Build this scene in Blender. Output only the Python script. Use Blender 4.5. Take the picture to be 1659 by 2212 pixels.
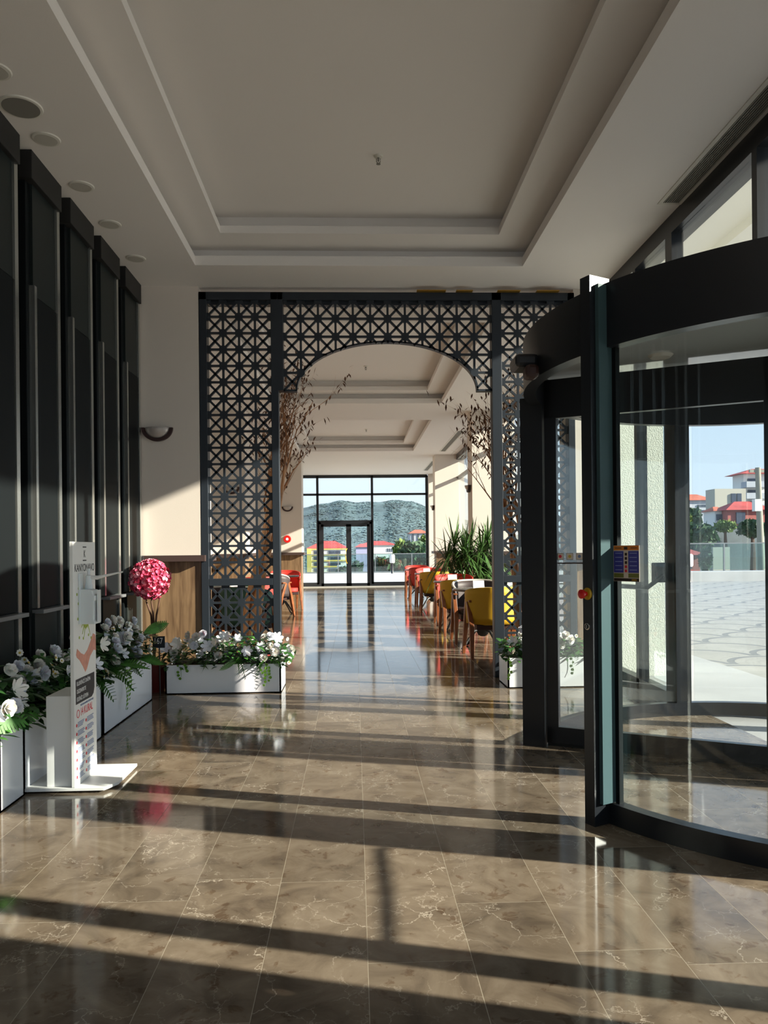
import bpy, bmesh, math, random
from mathutils import Vector, Matrix
random.seed(7)
D = bpy.data
for o in list(D.objects): D.objects.remove(o)
S = bpy.context.scene
COL = S.collection
PI = math.pi

# ------------------------------------------------------------------ camera
YAW, ROLL = .038, .0099
fwd = Vector((math.sin(YAW), math.cos(YAW), 0)); rt = Vector((math.cos(YAW), -math.sin(YAW), 0)); up = Vector((0, 0, 1))
cr = math.cos(ROLL)*rt - math.sin(ROLL)*up
cu = math.sin(ROLL)*rt + math.cos(ROLL)*up
EYE = Vector((0, 0, 1.25))
cd = D.cameras.new('camera'); cam = D.objects.new('camera', cd); COL.objects.link(cam)
cam.matrix_world = Matrix(((cr.x, cu.x, -fwd.x, EYE.x), (cr.y, cu.y, -fwd.y, EYE.y), (cr.z, cu.z, -fwd.z, EYE.z), (0, 0, 0, 1)))
cd.sensor_fit = 'VERTICAL'; cd.sensor_height = 36; cd.sensor_width = 27
cd.lens = 36*1661/2212; cd.shift_y = 81.3/2212; cd.clip_end = 5000; cd.clip_start = .05
S.camera = cam

# ------------------------------------------------------------------ sky, sun, exposure
S.view_settings.view_transform = 'Standard'; S.view_settings.look = 'None'
S.view_settings.gamma = 1; S.view_settings.use_curve_mapping = False
S.view_settings.exposure = 0.56
W = D.worlds.new('sky'); S.world = W; W.use_nodes = True
nt = W.node_tree; nt.nodes.clear()
wo = nt.nodes.new('ShaderNodeOutputWorld'); bg = nt.nodes.new('ShaderNodeBackground')
tc = nt.nodes.new('ShaderNodeTexCoord'); sp = nt.nodes.new('ShaderNodeSeparateXYZ'); rp = nt.nodes.new('ShaderNodeValToRGB')
nt.links.new(tc.outputs['Generated'], sp.inputs[0]); nt.links.new(sp.outputs['Z'], rp.inputs[0])
e = rp.color_ramp.elements
e[0].position = 0; e[0].color = (.80, .86, .96, 1)
e[1].position = .9; e[1].color = (.26, .44, .80, 1)
m_ = e.new(.12); m_.color = (.72, .84, .99, 1)
m_ = e.new(.35); m_.color = (.50, .68, .95, 1)
nt.links.new(rp.outputs[0], bg.inputs[0]); bg.inputs[1].default_value = .95
nt.links.new(bg.outputs[0], wo.inputs[0])
SUN_AZ = math.radians(16.6); SUN_EL = math.radians(21.9)
sl = D.lights.new('sun', 'SUN'); sl.energy = 12.0; sl.angle = math.radians(.55); sl.color = (1, .89, .76)
so = D.objects.new('sun', sl); COL.objects.link(so)
tv = Vector((-math.cos(SUN_AZ)*math.cos(SUN_EL), math.sin(SUN_AZ)*math.cos(SUN_EL), -math.sin(SUN_EL)))
so.rotation_euler = tv.to_track_quat('-Z', 'Y').to_euler(); so.location = (20, -5, 12)

# ------------------------------------------------------------------ materials
def N(t, ty, **kw):
    n = t.nodes.new(ty)
    for k, v in kw.items(): setattr(n, k, v)
    return n
def mat(name, c, rough=.5, metal=0, spec=.5, bump=0, bscale=50, var=0, vscale=5, coat=0, trans=0, emit=None):
    m = D.materials.new(name); m.use_nodes = True; t = m.node_tree; p = t.nodes['Principled BSDF']
    p.inputs['Base Color'].default_value = (*c, 1); p.inputs['Roughness'].default_value = rough
    p.inputs['Metallic'].default_value = metal; p.inputs['Specular IOR Level'].default_value = spec
    p.inputs['Coat Weight'].default_value = coat; p.inputs['Coat Roughness'].default_value = .05
    if trans: p.inputs['Subsurface Weight'].default_value = trans; p.inputs['Subsurface Scale'].default_value = .02
    co = N(t, 'ShaderNodeTexCoord')
    if var:
        n = N(t, 'ShaderNodeTexNoise'); n.inputs['Scale'].default_value = vscale; n.inputs['Detail'].default_value = 5
        r = N(t, 'ShaderNodeValToRGB'); t.links.new(co.outputs['Object'], n.inputs['Vector']); t.links.new(n.outputs[0], r.inputs[0])
        r.color_ramp.elements[0].position = .3; r.color_ramp.elements[1].position = .7
        r.color_ramp.elements[0].color = (*[x*(1-var) for x in c], 1); r.color_ramp.elements[1].color = (*[min(1, x*(1+var)) for x in c], 1)
        t.links.new(r.outputs[0], p.inputs['Base Color'])
    if bump:
        n = N(t, 'ShaderNodeTexNoise'); n.inputs['Scale'].default_value = bscale; n.inputs['Detail'].default_value = 4
        b = N(t, 'ShaderNodeBump'); b.inputs['Strength'].default_value = bump; b.inputs['Distance'].default_value = .01
        t.links.new(co.outputs['Object'], n.inputs['Vector']); t.links.new(n.outputs[0], b.inputs['Height']); t.links.new(b.outputs[0], p.inputs['Normal'])
    return m
def glassmat(name, tint=(.93, .96, .95), base=.06, peak=.8):
    m = D.materials.new(name); m.use_nodes = True; t = m.node_tree; t.nodes.clear()
    out = N(t, 'ShaderNodeOutputMaterial'); mx = N(t, 'ShaderNodeMixShader'); tr = N(t, 'ShaderNodeBsdfTransparent'); gl = N(t, 'ShaderNodeBsdfGlossy')
    tr.inputs[0].default_value = (*tint, 1); gl.inputs['Roughness'].default_value = 0; gl.inputs['Color'].default_value = (.9, .95, .95, 1)
    lw = N(t, 'ShaderNodeLayerWeight'); lw.inputs[0].default_value = .5
    pw = N(t, 'ShaderNodeMath', operation='POWER'); pw.inputs[1].default_value = 4.5
    ml = N(t, 'ShaderNodeMath', operation='MULTIPLY_ADD'); ml.inputs[1].default_value = peak; ml.inputs[2].default_value = base
    t.links.new(lw.outputs['Facing'], pw.inputs[0]); t.links.new(pw.outputs[0], ml.inputs[0]); t.links.new(ml.outputs[0], mx.inputs[0])
    t.links.new(tr.outputs[0], mx.inputs[1]); t.links.new(gl.outputs[0], mx.inputs[2]); t.links.new(mx.outputs[0], out.inputs[0])
    return m

M = {}
M['ceil'] = mat('ceiling_paint', (.80, .765, .735), .75, bump=.04, bscale=120)
M['wall'] = mat('wall_paint', (.70, .63, .56), .7, bump=.06, bscale=150)
M['black'] = mat('black_aluminium', (.012, .014, .018), .32, 0, .5)
M['slate'] = mat('slate_powder_coat', (.020, .026, .035), .42, 0, .35)
M['fin'] = mat('dark_lacquer', (.008, .010, .011), .5, 0, .06)
M['finpanel'] = mat('dark_green_grey_lacquer', (.017, .022, .022), .4, 0, .12)
M['crown'] = mat('charcoal_trim', (.022, .022, .022), .5, 0, .2)
M['strip'] = mat('pale_metal_strip', (.50, .52, .50), .22, .85)
M['white'] = mat('white_gloss_lacquer', (.84, .87, .92), .15, 0, .8)
M['whitem'] = mat('white_matt', (.82, .82, .80), .5)
M['brown'] = mat('dark_brown_rail', (.060, .038, .034), .4)
M['steel'] = mat('steel', (.6, .6, .6), .25, .9)
M['iron'] = mat('black_cast_iron', (.012, .012, .012), .45)
M['yellow'] = mat('yellow_upholstery', (.62, .36, .012), .55, bump=.1, bscale=300)
M['red'] = mat('red_upholstery', (.50, .030, .020), .55, bump=.1, bscale=300)
M['dkchair'] = mat('dark_brown_upholstery', (.045, .030, .030), .55)
M['green'] = mat('teal_green_upholstery', (.05, .16, .12), .55)
M['palegreen'] = mat('pale_green_upholstery', (.40, .47, .33), .55)
M['cream'] = mat('cream_upholstery', (.75, .70, .60), .55)
M['chairwood'] = mat('orange_brown_wood', (.24, .075, .024), .4, var=.3, vscale=12)
M['apron'] = mat('dark_red_brown_wood', (.035, .012, .010), .5)
M['tabletop'] = mat('grey_stone_tabletop', (.16, .15, .15), .25, var=.2, vscale=20)
M['paper'] = mat('white_paper', (.85, .85, .85), .6)
M['leaf'] = mat('leaf_green', (.05, .16, .025), .45, var=.5, vscale=14)
M['leafd'] = mat('dark_leaf_green', (.028, .095, .022), .45, var=.4, vscale=14)
M['leafl'] = mat('bright_leaf_green', (.12, .28, .03), .45, var=.3, vscale=20)
M['fern'] = mat('fern_green', (.06, .20, .03), .45, var=.4, vscale=20)
M['yucca'] = mat('yucca_green', (.045, .105, .022), .4, var=.5, vscale=9)
M['petal'] = mat('white_petal', (.84, .82, .77), .55, trans=.15)
M['petalb'] = mat('cool_white_petal', (.76, .78, .84), .55, trans=.15)
M['cent'] = mat('yellow_flower_centre', (.55, .40, .06), .6)
M['pink'] = mat('pink_petal', (.62, .06, .14), .55, var=.45, vscale=30, trans=.1)
M['pinkl'] = mat('pale_pink_petal', (.80, .33, .42), .55, trans=.1)
M['stem'] = mat('brown_bark', (.10, .045, .025), .7)
M['dryw'] = mat('peeled_orange_wood', (.42, .19, .075), .6, var=.35, vscale=8)
M['logw'] = mat('pale_orange_log', (.62, .32, .15), .55, var=.3, vscale=8)
M['dryl'] = mat('dry_brown_leaf', (.14, .06, .03), .7)
M['pot'] = mat('dark_red_pot', (.16, .020, .018), .3)
M['soil'] = mat('soil', (.02, .014, .01), .9)
M['redp'] = mat('red_plastic', (.62, .012, .010), .3)
M['yelp'] = mat('yellow_plastic', (.50, .30, .005), .4)
M['clear'] = mat('milky_plastic', (.70, .76, .78), .25, trans=.1)
M['gridd'] = mat('dark_speaker_grille', (.20, .19, .17), .7)
M['lampd'] = mat('downlight_diffuser', (.50, .48, .43), .5)
M['trimw'] = mat('white_ring', (.66, .64, .58), .5)
M['vent'] = mat('vent_slat', (.30, .29, .26), .5)
M['ventd'] = mat('vent_dark', (.03, .03, .03), .8)
M['alum'] = mat('grey_aluminium', (.20, .21, .22), .4, .3)
M['bowl'] = mat('frosted_lamp_glass', (.45, .41, .38), .12, 0, .8)
M['gold'] = mat('gold_strip', (.42, .23, .03), .35, .6)
M['orange'] = mat('orange_print', (.68, .20, .015), .5)
M['blue'] = mat('blue_print', (.045, .050, .30), .5)
M['olive'] = mat('olive_print', (.16, .17, .03), .5)
M['darkprint'] = mat('dark_brown_print', (.03, .015, .01), .5)
M['cream2'] = mat('cream_print', (.70, .60, .50), .6)
M['bluel'] = mat('pale_blue_print', (.30, .34, .62), .6)
M['ink'] = mat('black_ink', (.015, .015, .02), .5)
M['redink'] = mat('red_ink', (.65, .02, .04), .5)
M['blueink'] = mat('blue_grey_ink', (.16, .22, .40), .5)
M['greenink'] = mat('yellow_green_ink', (.35, .45, .05), .5)
M['skin'] = mat('printed_skin_tone', (.66, .30, .22), .6, var=.12, vscale=30)
M['mirror'] = mat('glossy_grey_soffit', (.42, .44, .44), .06, 0, .9)
M['stucco'] = mat('white_stucco', (.78, .78, .70), .85, bump=.8, bscale=90)
M['soffit'] = mat('outer_soffit', (.84, .82, .74), .8)
M['concrete'] = mat('concrete', (.36, .36, .34), .85, var=.15, vscale=.6)
M['conc2'] = mat('retaining_wall_concrete', (.17, .19, .20), .9, var=.25, vscale=.5)
M['roof'] = mat('terracotta_roof', (.50, .13, .07), .8, var=.25, vscale=1.2)
M['roofr'] = mat('red_roof', (.45, .07, .06), .8, var=.2, vscale=1.2)
M['bwhite'] = mat('white_render', (.78, .76, .72), .85)
M['byel'] = mat('yellow_render', (.80, .58, .16), .85)
M['bgrey'] = mat('grey_render', (.46, .47, .50), .85)
M['blil'] = mat('lilac_render', (.40, .38, .55), .85)
M['bbei'] = mat('beige_cladding', (.48, .44, .36), .85)
M['bpink'] = mat('pink_red_render', (.42, .12, .10), .85)
M['bwin'] = mat('dark_window', (.06, .07, .10), .2)
M['tleaf'] = mat('tree_leaves', (.040, .095, .035), .7, var=.5, vscale=.8)
M['tleaf2'] = mat('light_tree_leaves', (.13, .20, .035), .7, var=.4, vscale=.8)
M['hill'] = mat('forest_hill_haze_tint', (.085, .135, .142), .95, var=.35, vscale=.02)  # bluish base colour stands in for aerial haze
M['pole'] = mat('weathered_pole', (.32, .30, .24), .8)
M['road'] = mat('asphalt', (.16, .16, .16), .9)
M['glass'] = glassmat('clear_glass')
M['dglass'] = glassmat('door_glass', (.965, .985, .985), .045, .6)
M['rglass'] = glassmat('balustrade_glass', (.72, .84, .84), .06, .6)

# wood panelling with fine vertical grain
def woodmat(name, c1, c2):
    m = D.materials.new(name); m.use_nodes = True; t = m.node_tree; p = t.nodes['Principled BSDF']
    co = N(t, 'ShaderNodeTexCoord'); mp = N(t, 'ShaderNodeMapping'); mp.inputs['Scale'].default_value = (9, 9, .8)
    n = N(t, 'ShaderNodeTexNoise'); n.inputs['Scale'].default_value = 3; n.inputs['Detail'].default_value = 8; n.inputs['Distortion'].default_value = .6
    r = N(t, 'ShaderNodeValToRGB'); r.color_ramp.elements[0].position = .3; r.color_ramp.elements[1].position = .72
    r.color_ramp.elements[0].color = (*c1, 1); r.color_ramp.elements[1].color = (*c2, 1)
    t.links.new(co.outputs['Object'], mp.inputs[0]); t.links.new(mp.outputs[0], n.inputs['Vector']); t.links.new(n.outputs[0], r.inputs[0]); t.links.new(r.outputs[0], p.inputs['Base Color'])
    p.inputs['Roughness'].default_value = .45
    return m
M['wood'] = woodmat('brown_wood_panel', (.11, .062, .032), (.29, .185, .10))

# polished brown marble tiles with random staggering
def marble():
    m = D.materials.new('polished_brown_marble'); m.use_nodes = True; t = m.node_tree; p = t.nodes['Principled BSDF']
    L = t.links.new
    def math_(op, a, b=None, c=None):
        n = N(t, 'ShaderNodeMath', operation=op)
        for i, v in enumerate((a, b, c)):
            if v is None: continue
            if isinstance(v, (int, float)): n.inputs[i].default_value = v
            else: L(v, n.inputs[i])
        return n.outputs[0]
    co = N(t, 'ShaderNodeTexCoord'); s = N(t, 'ShaderNodeSeparateXYZ'); L(co.outputs['Object'], s.inputs[0])
    u = math_('DIVIDE', math_('ADD', s.outputs['X'], -.0275+3.18*3), .318)
    cu_ = math_('FLOOR', u); fu = math_('FRACT', u)
    wn = N(t, 'ShaderNodeTexWhiteNoise', noise_dimensions='1D'); L(cu_, wn.inputs['W'])
    v = math_('ADD', math_('DIVIDE', s.outputs['Y'], .90), math_('MULTIPLY', wn.outputs['Value'], 3.7))
    cv = math_('FLOOR', v); fv = math_('FRACT', v)
    cb = N(t, 'ShaderNodeCombineXYZ'); L(cu_, cb.inputs[0]); L(cv, cb.inputs[1])
    w2 = N(t, 'ShaderNodeTexWhiteNoise', noise_dimensions='3D'); L(cb.outputs[0], w2.inputs['Vector'])
    # tile-local coordinates
    sc = N(t, 'ShaderNodeVectorMath', operation='SCALE'); L(w2.outputs['Color'], sc.inputs[0]); sc.inputs['Scale'].default_value = 40
    ad = N(t, 'ShaderNodeVectorMath', operation='ADD'); L(co.outputs['Object'], ad.inputs[0]); L(sc.outputs[0], ad.inputs[1])
    def noise(scale, det=6, dist=0, src=ad.outputs[0], rough=.6):
        n = N(t, 'ShaderNodeTexNoise'); n.inputs['Scale'].default_value = scale; n.inputs['Detail'].default_value = det
        n.inputs['Distortion'].default_value = dist; n.inputs['Roughness'].default_value = rough; L(src, n.inputs['Vector']); return n
    base = N(t, 'ShaderNodeValToRGB'); L(noise(5, 9, .9).outputs[0], base.inputs[0])
    be = base.color_ramp.elements; be[0].position = .28; be[0].color = (.088, .067, .049, 1); be[1].position = .74; be[1].color = (.235, .190, .142, 1)
    q = be.new(.5); q.color = (.165, .129, .093, 1)
    # dark fossil blotches
    bl = N(t, 'ShaderNodeValToRGB'); L(noise(13, 4, .4).outputs[0], bl.inputs[0]); bl.color_ramp.elements[0].position = .60; bl.color_ramp.elements[1].position = .66
    bl.color_ramp.elements[0].color = (1, 1, 1, 1); bl.color_ramp.elements[1].color = (.70, .62, .56, 1)
    mb = N(t, 'ShaderNodeMix', data_type='RGBA', blend_type='MULTIPLY'); mb.inputs[0].default_value = 1; L(base.outputs[0], mb.inputs[6]); L(bl.outputs[0], mb.inputs[7])
    # pale veins: thin level lines of warped noise, present only in patches
    def vein(scale, width, seed, amt, mscale=1.8, lo=.47):
        off = N(t, 'ShaderNodeVectorMath', operation='ADD'); L(ad.outputs[0], off.inputs[0]); off.inputs[1].default_value = (seed, seed*2, 0)
        dn = noise(scale*1.3, 6, 0, off.outputs[0], .6)
        ds = N(t, 'ShaderNodeVectorMath', operation='SCALE'); L(dn.outputs['Color'], ds.inputs[0]); ds.inputs['Scale'].default_value = 1.3/scale
        dd = N(t, 'ShaderNodeVectorMath', operation='ADD'); L(off.outputs[0], dd.inputs[0]); L(ds.outputs[0], dd.inputs[1])
        vo = N(t, 'ShaderNodeTexVoronoi', feature='DISTANCE_TO_EDGE'); vo.inputs['Scale'].default_value = scale; L(dd.outputs[0], vo.inputs['Vector'])
        k = math_('SUBTRACT', 1, math_('MINIMUM', math_('DIVIDE', vo.outputs['Distance'], width), 1))
        pn = noise(mscale, 4, 0, off.outputs[0], .6)
        g = math_('MULTIPLY', math_('MAXIMUM', math_('SUBTRACT', pn.outputs[0], lo), 0), amt)
        return math_('MINIMUM', math_('MULTIPLY', k, g), 1)
    vv = math_('MINIMUM', math_('ADD', vein(2.6, .009, 3.1, 5, 2.0, .45), vein(8, .020, 9.4, 5, 3.5, .52)), .75)
    mv = N(t, 'ShaderNodeMix', data_type='RGBA'); L(vv, mv.inputs[0]); L(mb.outputs[2], mv.inputs[6]); mv.inputs[7].default_value = (.50, .44, .36, 1)
    # per tile tone
    tn = math_('ADD', math_('MULTIPLY', w2.outputs['Value'], .40), .82)
    mt = N(t, 'ShaderNodeVectorMath', operation='SCALE'); L(mv.outputs[2], mt.inputs[0]); L(tn, mt.inputs['Scale'])
    # joints
    du = math_('MULTIPLY', math_('MINIMUM', fu, math_('SUBTRACT', 1, fu)), .318)
    dv = math_('MULTIPLY', math_('MINIMUM', fv, math_('SUBTRACT', 1, fv)), .90)
    jn = math_('LESS_THAN', math_('MINIMUM', du, dv), .0011)
    mj = N(t, 'ShaderNodeMix', data_type='RGBA'); L(math_('MULTIPLY', jn, .55), mj.inputs[0]); L(mt.outputs[0], mj.inputs[6]); mj.inputs[7].default_value = (.40, .36, .28, 1)
    L(mj.outputs[2], p.inputs['Base Color'])
    rr = math_('MULTIPLY_ADD', noise(6, 3).outputs[0], .06, .06)
    L(math_('ADD', rr, math_('MULTIPLY', jn, .3)), p.inputs['Roughness'])
    p.inputs['IOR'].default_value = 1.47
    bn = N(t, 'ShaderNodeBump'); bn.inputs['Strength'].default_value = .05; bn.inputs['Distance'].default_value = .004
    L(noise(3.2, 3, 0, co.outputs['Object']).outputs[0], bn.inputs['Height']); L(bn.outputs[0], p.inputs['Normal'])
    return m
M['marble'] = marble()

# plaza paving: fish-scale setts
def plaza():
    m = D.materials.new('fish_scale_paving'); m.use_nodes = True; t = m.node_tree; p = t.nodes['Principled BSDF']; L = t.links.new
    def mt(op, a, b=None):
        n = N(t, 'ShaderNodeMath', operation=op)
        for i, v in enumerate((a, b)):
            if v is None: continue
            if isinstance(v, (int, float)): n.inputs[i].default_value = v
            else: L(v, n.inputs[i])
        return n.outputs[0]
    co = N(t, 'ShaderNodeTexCoord'); s = N(t, 'ShaderNodeSeparateXYZ'); L(co.outputs['Object'], s.inputs[0])
    y = mt('DIVIDE', s.outputs['Y'], .62); row = mt('FLOOR', y); fy = mt('FRACT', y)
    sh = mt('MULTIPLY', mt('MODULO', row, 2), .5)
    x = mt('ADD', mt('DIVIDE', s.outputs['X'], 1.15), sh); fx = mt('SUBTRACT', mt('FRACT', x), .5)
    d = mt('SQRT', mt('ADD', mt('MULTIPLY', fx, fx), mt('MULTIPLY', mt('MULTIPLY', fy, fy), .29)))
    line = mt('LESS_THAN', mt('ABSOLUTE', mt('SUBTRACT', d, .47)), .035)
    ring = mt('LESS_THAN', mt('FRACT', mt('MULTIPLY', d, 9)), .12)
    n = N(t, 'ShaderNodeTexNoise'); n.inputs['Scale'].default_value = 2.5; n.inputs['Detail'].default_value = 6; L(co.outputs['Object'], n.inputs['Vector'])
    r = N(t, 'ShaderNodeValToRGB'); L(n.outputs[0], r.inputs[0]); r.color_ramp.elements[0].color = (.27, .27, .26, 1); r.color_ramp.elements[1].color = (.42, .41, .39, 1)
    a = N(t, 'ShaderNodeMix', data_type='RGBA'); L(mt('MULTIPLY', ring, .25), a.inputs[0]); L(r.outputs[0], a.inputs[6]); a.inputs[7].default_value = (.18, .18, .18, 1)
    b = N(t, 'ShaderNodeMix', data_type='RGBA'); L(mt('MULTIPLY', line, .75), b.inputs[0]); L(a.outputs[2], b.inputs[6]); b.inputs[7].default_value = (.15, .16, .18, 1)
    L(b.outputs[2], p.inputs['Base Color']); p.inputs['Roughness'].default_value = .8
    return m
M['plaza'] = plaza()
M['path'] = mat('grey_stone_path', (.40, .40, .40), .6, var=.08, vscale=1.5)
M['paving'] = mat('pale_stone_paving', (.56, .54, .50), .6, var=.08, vscale=1.5)

# ------------------------------------------------------------------ mesh helpers
class MB:
    def __init__(s): s.v = []; s.f = []
    def quad(s, a, b, c, d): n = len(s.v); s.v += [tuple(a), tuple(b), tuple(c), tuple(d)]; s.f.append((n, n+1, n+2, n+3)); return s
    def tri(s, a, b, c): n = len(s.v); s.v += [tuple(a), tuple(b), tuple(c)]; s.f.append((n, n+1, n+2)); return s
    def box(s, x0, x1, y0, y1, z0, z1):
        n = len(s.v)
        s.v += [(x0, y0, z0), (x1, y0, z0), (x1, y1, z0), (x0, y1, z0), (x0, y0, z1), (x1, y0, z1), (x1, y1, z1), (x0, y1, z1)]
        s.f += [tuple(n+i for i in q) for q in ((0, 3, 2, 1), (4, 5, 6, 7), (0, 1, 5, 4), (1, 2, 6, 5), (2, 3, 7, 6), (3, 0, 4, 7))]; return s
    def obox(s, c, ax, ay, hx, hy, z0, z1):   # box on plan axes ax, ay (2D unit vectors), half sizes
        n = len(s.v)
        for z in (z0, z1):
            for i, j in ((-1, -1), (1, -1), (1, 1), (-1, 1)):
                s.v.append((c[0]+ax[0]*hx*i+ay[0]*hy*j, c[1]+ax[1]*hx*i+ay[1]*hy*j, z))
        s.f += [tuple(n+i for i in q) for q in ((0, 3, 2, 1), (4, 5, 6, 7), (0, 1, 5, 4), (1, 2, 6, 5), (2, 3, 7, 6), (3, 0, 4, 7))]; return s
    def prism(s, pts, axis, a0, a1):          # polygon pts (2D) extruded along axis 0,1,2
        n = len(s.v); k = len(pts)
        def mk(p, a): 
            return {0: (a, p[0], p[1]), 1: (p[0], a, p[1]), 2: (p[0], p[1], a)}[axis]
        s.v += [mk(p, a0) for p in pts]+[mk(p, a1) for p in pts]
        s.f.append(tuple(range(n, n+k))); s.f.append(tuple(range(n+2*k-1, n+k-1, -1)))
        for i in range(k): j = (i+1) % k; s.f.append((n+i, n+j, n+k+j, n+k+i))
        return s
    def arc(s, c, r0, r1, a0, a1, z0, z1, seg=48):   # curved wall (degrees)
        cs = [(math.cos(math.radians(a0+(a1-a0)*i/seg)), math.sin(math.radians(a0+(a1-a0)*i/seg))) for i in range(seg+1)]
        cor = ((r0, z0), (r1, z0), (r1, z1), (r0, z1))
        for j in range(4):                    # each side is a strip of its own so that its edges stay sharp
            n = len(s.v); (ra, za), (rb, zb) = cor[j], cor[(j+1) % 4]
            for ca, sa in cs: s.v += [(c[0]+ra*ca, c[1]+ra*sa, za), (c[0]+rb*ca, c[1]+rb*sa, zb)]
            for i in range(seg): s.f.append((n+2*i, n+2*i+1, n+2*i+3, n+2*i+2))
        if abs(a1-a0) < 360:
            for ca, sa in (cs[0], cs[-1]): s.quad(*[(c[0]+r*ca, c[1]+r*sa, z) for r, z in cor])
        return s
    def tube(s, pts, rad, seg=8):
        pts = [Vector(p) for p in pts]; n = len(s.v); k = len(pts)
        if not hasattr(rad, '__len__'): rad = [rad]*k
        for i, p in enumerate(pts):
            d = (pts[min(i+1, k-1)]-pts[max(i-1, 0)]).normalized()
            a = d.cross(Vector((0, 0, 1)) if abs(d.z) < .95 else Vector((1, 0, 0))).normalized(); b = d.cross(a)
            for j in range(seg): t = 2*PI*j/seg; s.v.append(tuple(p+(a*math.cos(t)+b*math.sin(t))*rad[i]))
        for i in range(k-1):
            for j in range(seg): q = (j+1) % seg; s.f.append((n+i*seg+j, n+i*seg+q, n+(i+1)*seg+q, n+(i+1)*seg+j))
        s.f.append(tuple(n+j for j in range(seg))[::-1]); s.f.append(tuple(n+(k-1)*seg+j for j in range(seg))); return s
    def lathe(s, prof, c=(0, 0, 0), seg=28, axis='z', cap=True):
        n = len(s.v); k = len(prof)
        for r, h in prof:
            for j in range(seg):
                t = 2*PI*j/seg; a, b = r*math.cos(t), r*math.sin(t)
                s.v.append({'z': (c[0]+a, c[1]+b, c[2]+h), 'x': (c[0]+h, c[1]+a, c[2]+b), 'y': (c[0]+a, c[1]+h, c[2]+b)}[axis])
        for i in range(k-1):
            for j in range(seg): q = (j+1) % seg; s.f.append((n+i*seg+j, n+i*seg+q, n+(i+1)*seg+q, n+(i+1)*seg+j))
        if cap: s.f.append(tuple(n+j for j in range(seg))[::-1]); s.f.append(tuple(n+(k-1)*seg+j for j in range(seg)))
        return s
    def build(s, name, m, parent=None, bevel=0, smooth=False, solid=0, loc=None):
        me = D.meshes.new(name); me.from_pydata(s.v, [], s.f); me.update()
        bm = bmesh.new(); bm.from_mesh(me); bmesh.ops.recalc_face_normals(bm, faces=bm.faces); bm.to_mesh(me); bm.free()
        me.materials.append(M[m] if isinstance(m, str) else m)
        o = D.objects.new(name, me); COL.objects.link(o)
        if loc: o.location = loc
        if parent is not None: o.parent = parent
        if smooth:
            for p in me.polygons: p.use_smooth = True
            try: me.set_sharp_from_angle(angle=math.radians(40))
            except Exception: pass
        if solid: q = o.modifiers.new('s', 'SOLIDIFY'); q.thickness = solid; q.offset = 0
        if bevel: q = o.modifiers.new('b', 'BEVEL'); q.width = bevel; q.segments = 2; q.limit_method = 'ANGLE'
        return o
def tag(o, label=None, cat=None, group=None, kind=None):
    if label: o['label'] = label
    if cat: o['category'] = cat
    if group: o['group'] = group
    if kind: o['kind'] = kind
    return o
def thing(name, label, cat, loc=(0, 0, 0), rz=0, group=None):
    o = D.objects.new(name, None); COL.objects.link(o); o.location = loc; o.rotation_euler = (0, 0, rz); o.empty_display_size = .1
    return tag(o, label, cat, group)
def sthing(name, label, loc=(0, 0, 0)):
    o = D.objects.new(name, None); COL.objects.link(o); o.location = loc; o['kind'] = 'structure'; o['label'] = label; o['category'] = name.split('_')[0]; return o
def struct(mb, name, m, label=None, **k): 
    o = mb.build(name, m, **k); o['kind'] = 'structure'
    o['category'] = name.split('_')[0]
    if label: o['label'] = label
    return o
def dup(root, loc, rz, label, group=None):
    r = root.copy(); COL.objects.link(r); r.location = loc; r.rotation_euler = (0, 0, rz); r['label'] = label
    if group: r['group'] = group
    def rec(a, b):
        for ch in a.children:
            c = ch.copy(); COL.objects.link(c); c.parent = b; rec(ch, c)
    rec(root, r); return r
def text(s, size, name, m, parent, loc, rot, align='LEFT', xs=1, thick=.0004):
    cu_ = D.curves.new(name, 'FONT'); cu_.body = s; cu_.size = size; cu_.align_x = align; cu_.extrude = thick
    t = D.objects.new(name+'_c', cu_); COL.objects.link(t)
    bpy.context.view_layer.update()
    me = D.meshes.new_from_object(t.evaluated_get(bpy.context.evaluated_depsgraph_get()))
    D.objects.remove(t); me.name = name
    me.materials.clear(); me.materials.append(M[m])
    o = D.objects.new(name, me); COL.objects.link(o); o.location = loc; o.rotation_euler = rot; o.scale = (xs, 1, 1); o.parent = parent
    return o
def at(px, py, Y):       # a point of the far view at depth Y
    u = (px-829.5)/1661; v = -(py-1106-81.3)/1661
    d = cr*u+cu*v+fwd; return EYE+d*(Y/d.y)

# ================================================================== SETTING
ZC = 3.78; XF = 2.47; YW = 26.0; Y0 = -5.0
struct(MB().box(-7, 2.62, Y0, YW+.1, -.1, 0), 'floor', 'marble', 'polished brown marble tile floor with pale veins')
# ceiling with three stepped trays
cb = MB()
def slab(z0, z1, holes, x0=-7, x1=2.6):
    ys = [Y0]
    for h in holes: ys += [h[2], h[3]]
    ys.append(YW)
    for i in range(0, len(ys), 2): cb.box(x0, x1, ys[i], ys[i+1], z0, z1)
    for h in holes: cb.box(x0, h[0], h[2], h[3], z0, z1); cb.box(h[1], x1, h[2], h[3], z0, z1)
T = [(-4.3, .35), (2.15, 6.85), (8.55, 13.29), (15.0, 19.72)]
slab(ZC, ZC+.085, [(-1.385, 1.53, a, b) for a, b in T])
slab(ZC+.085, ZC+.17, [(-1.485, 1.63, a-.1, b+.1) for a, b in T])
slab(ZC+.17, ZC+.235, [(-1.115, 1.265, a+.27, b-.28) for a, b in T])
slab(ZC+.235, ZC+.34, [(-1.195, 1.345, a+.19, b-.20) for a, b in T])
cb.box(-7, 2.6, Y0, YW, ZC+.34, ZC+.42)
struct(cb, 'ceiling', 'ceil', 'warm white plaster ceiling with stepped rectangular trays')

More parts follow.
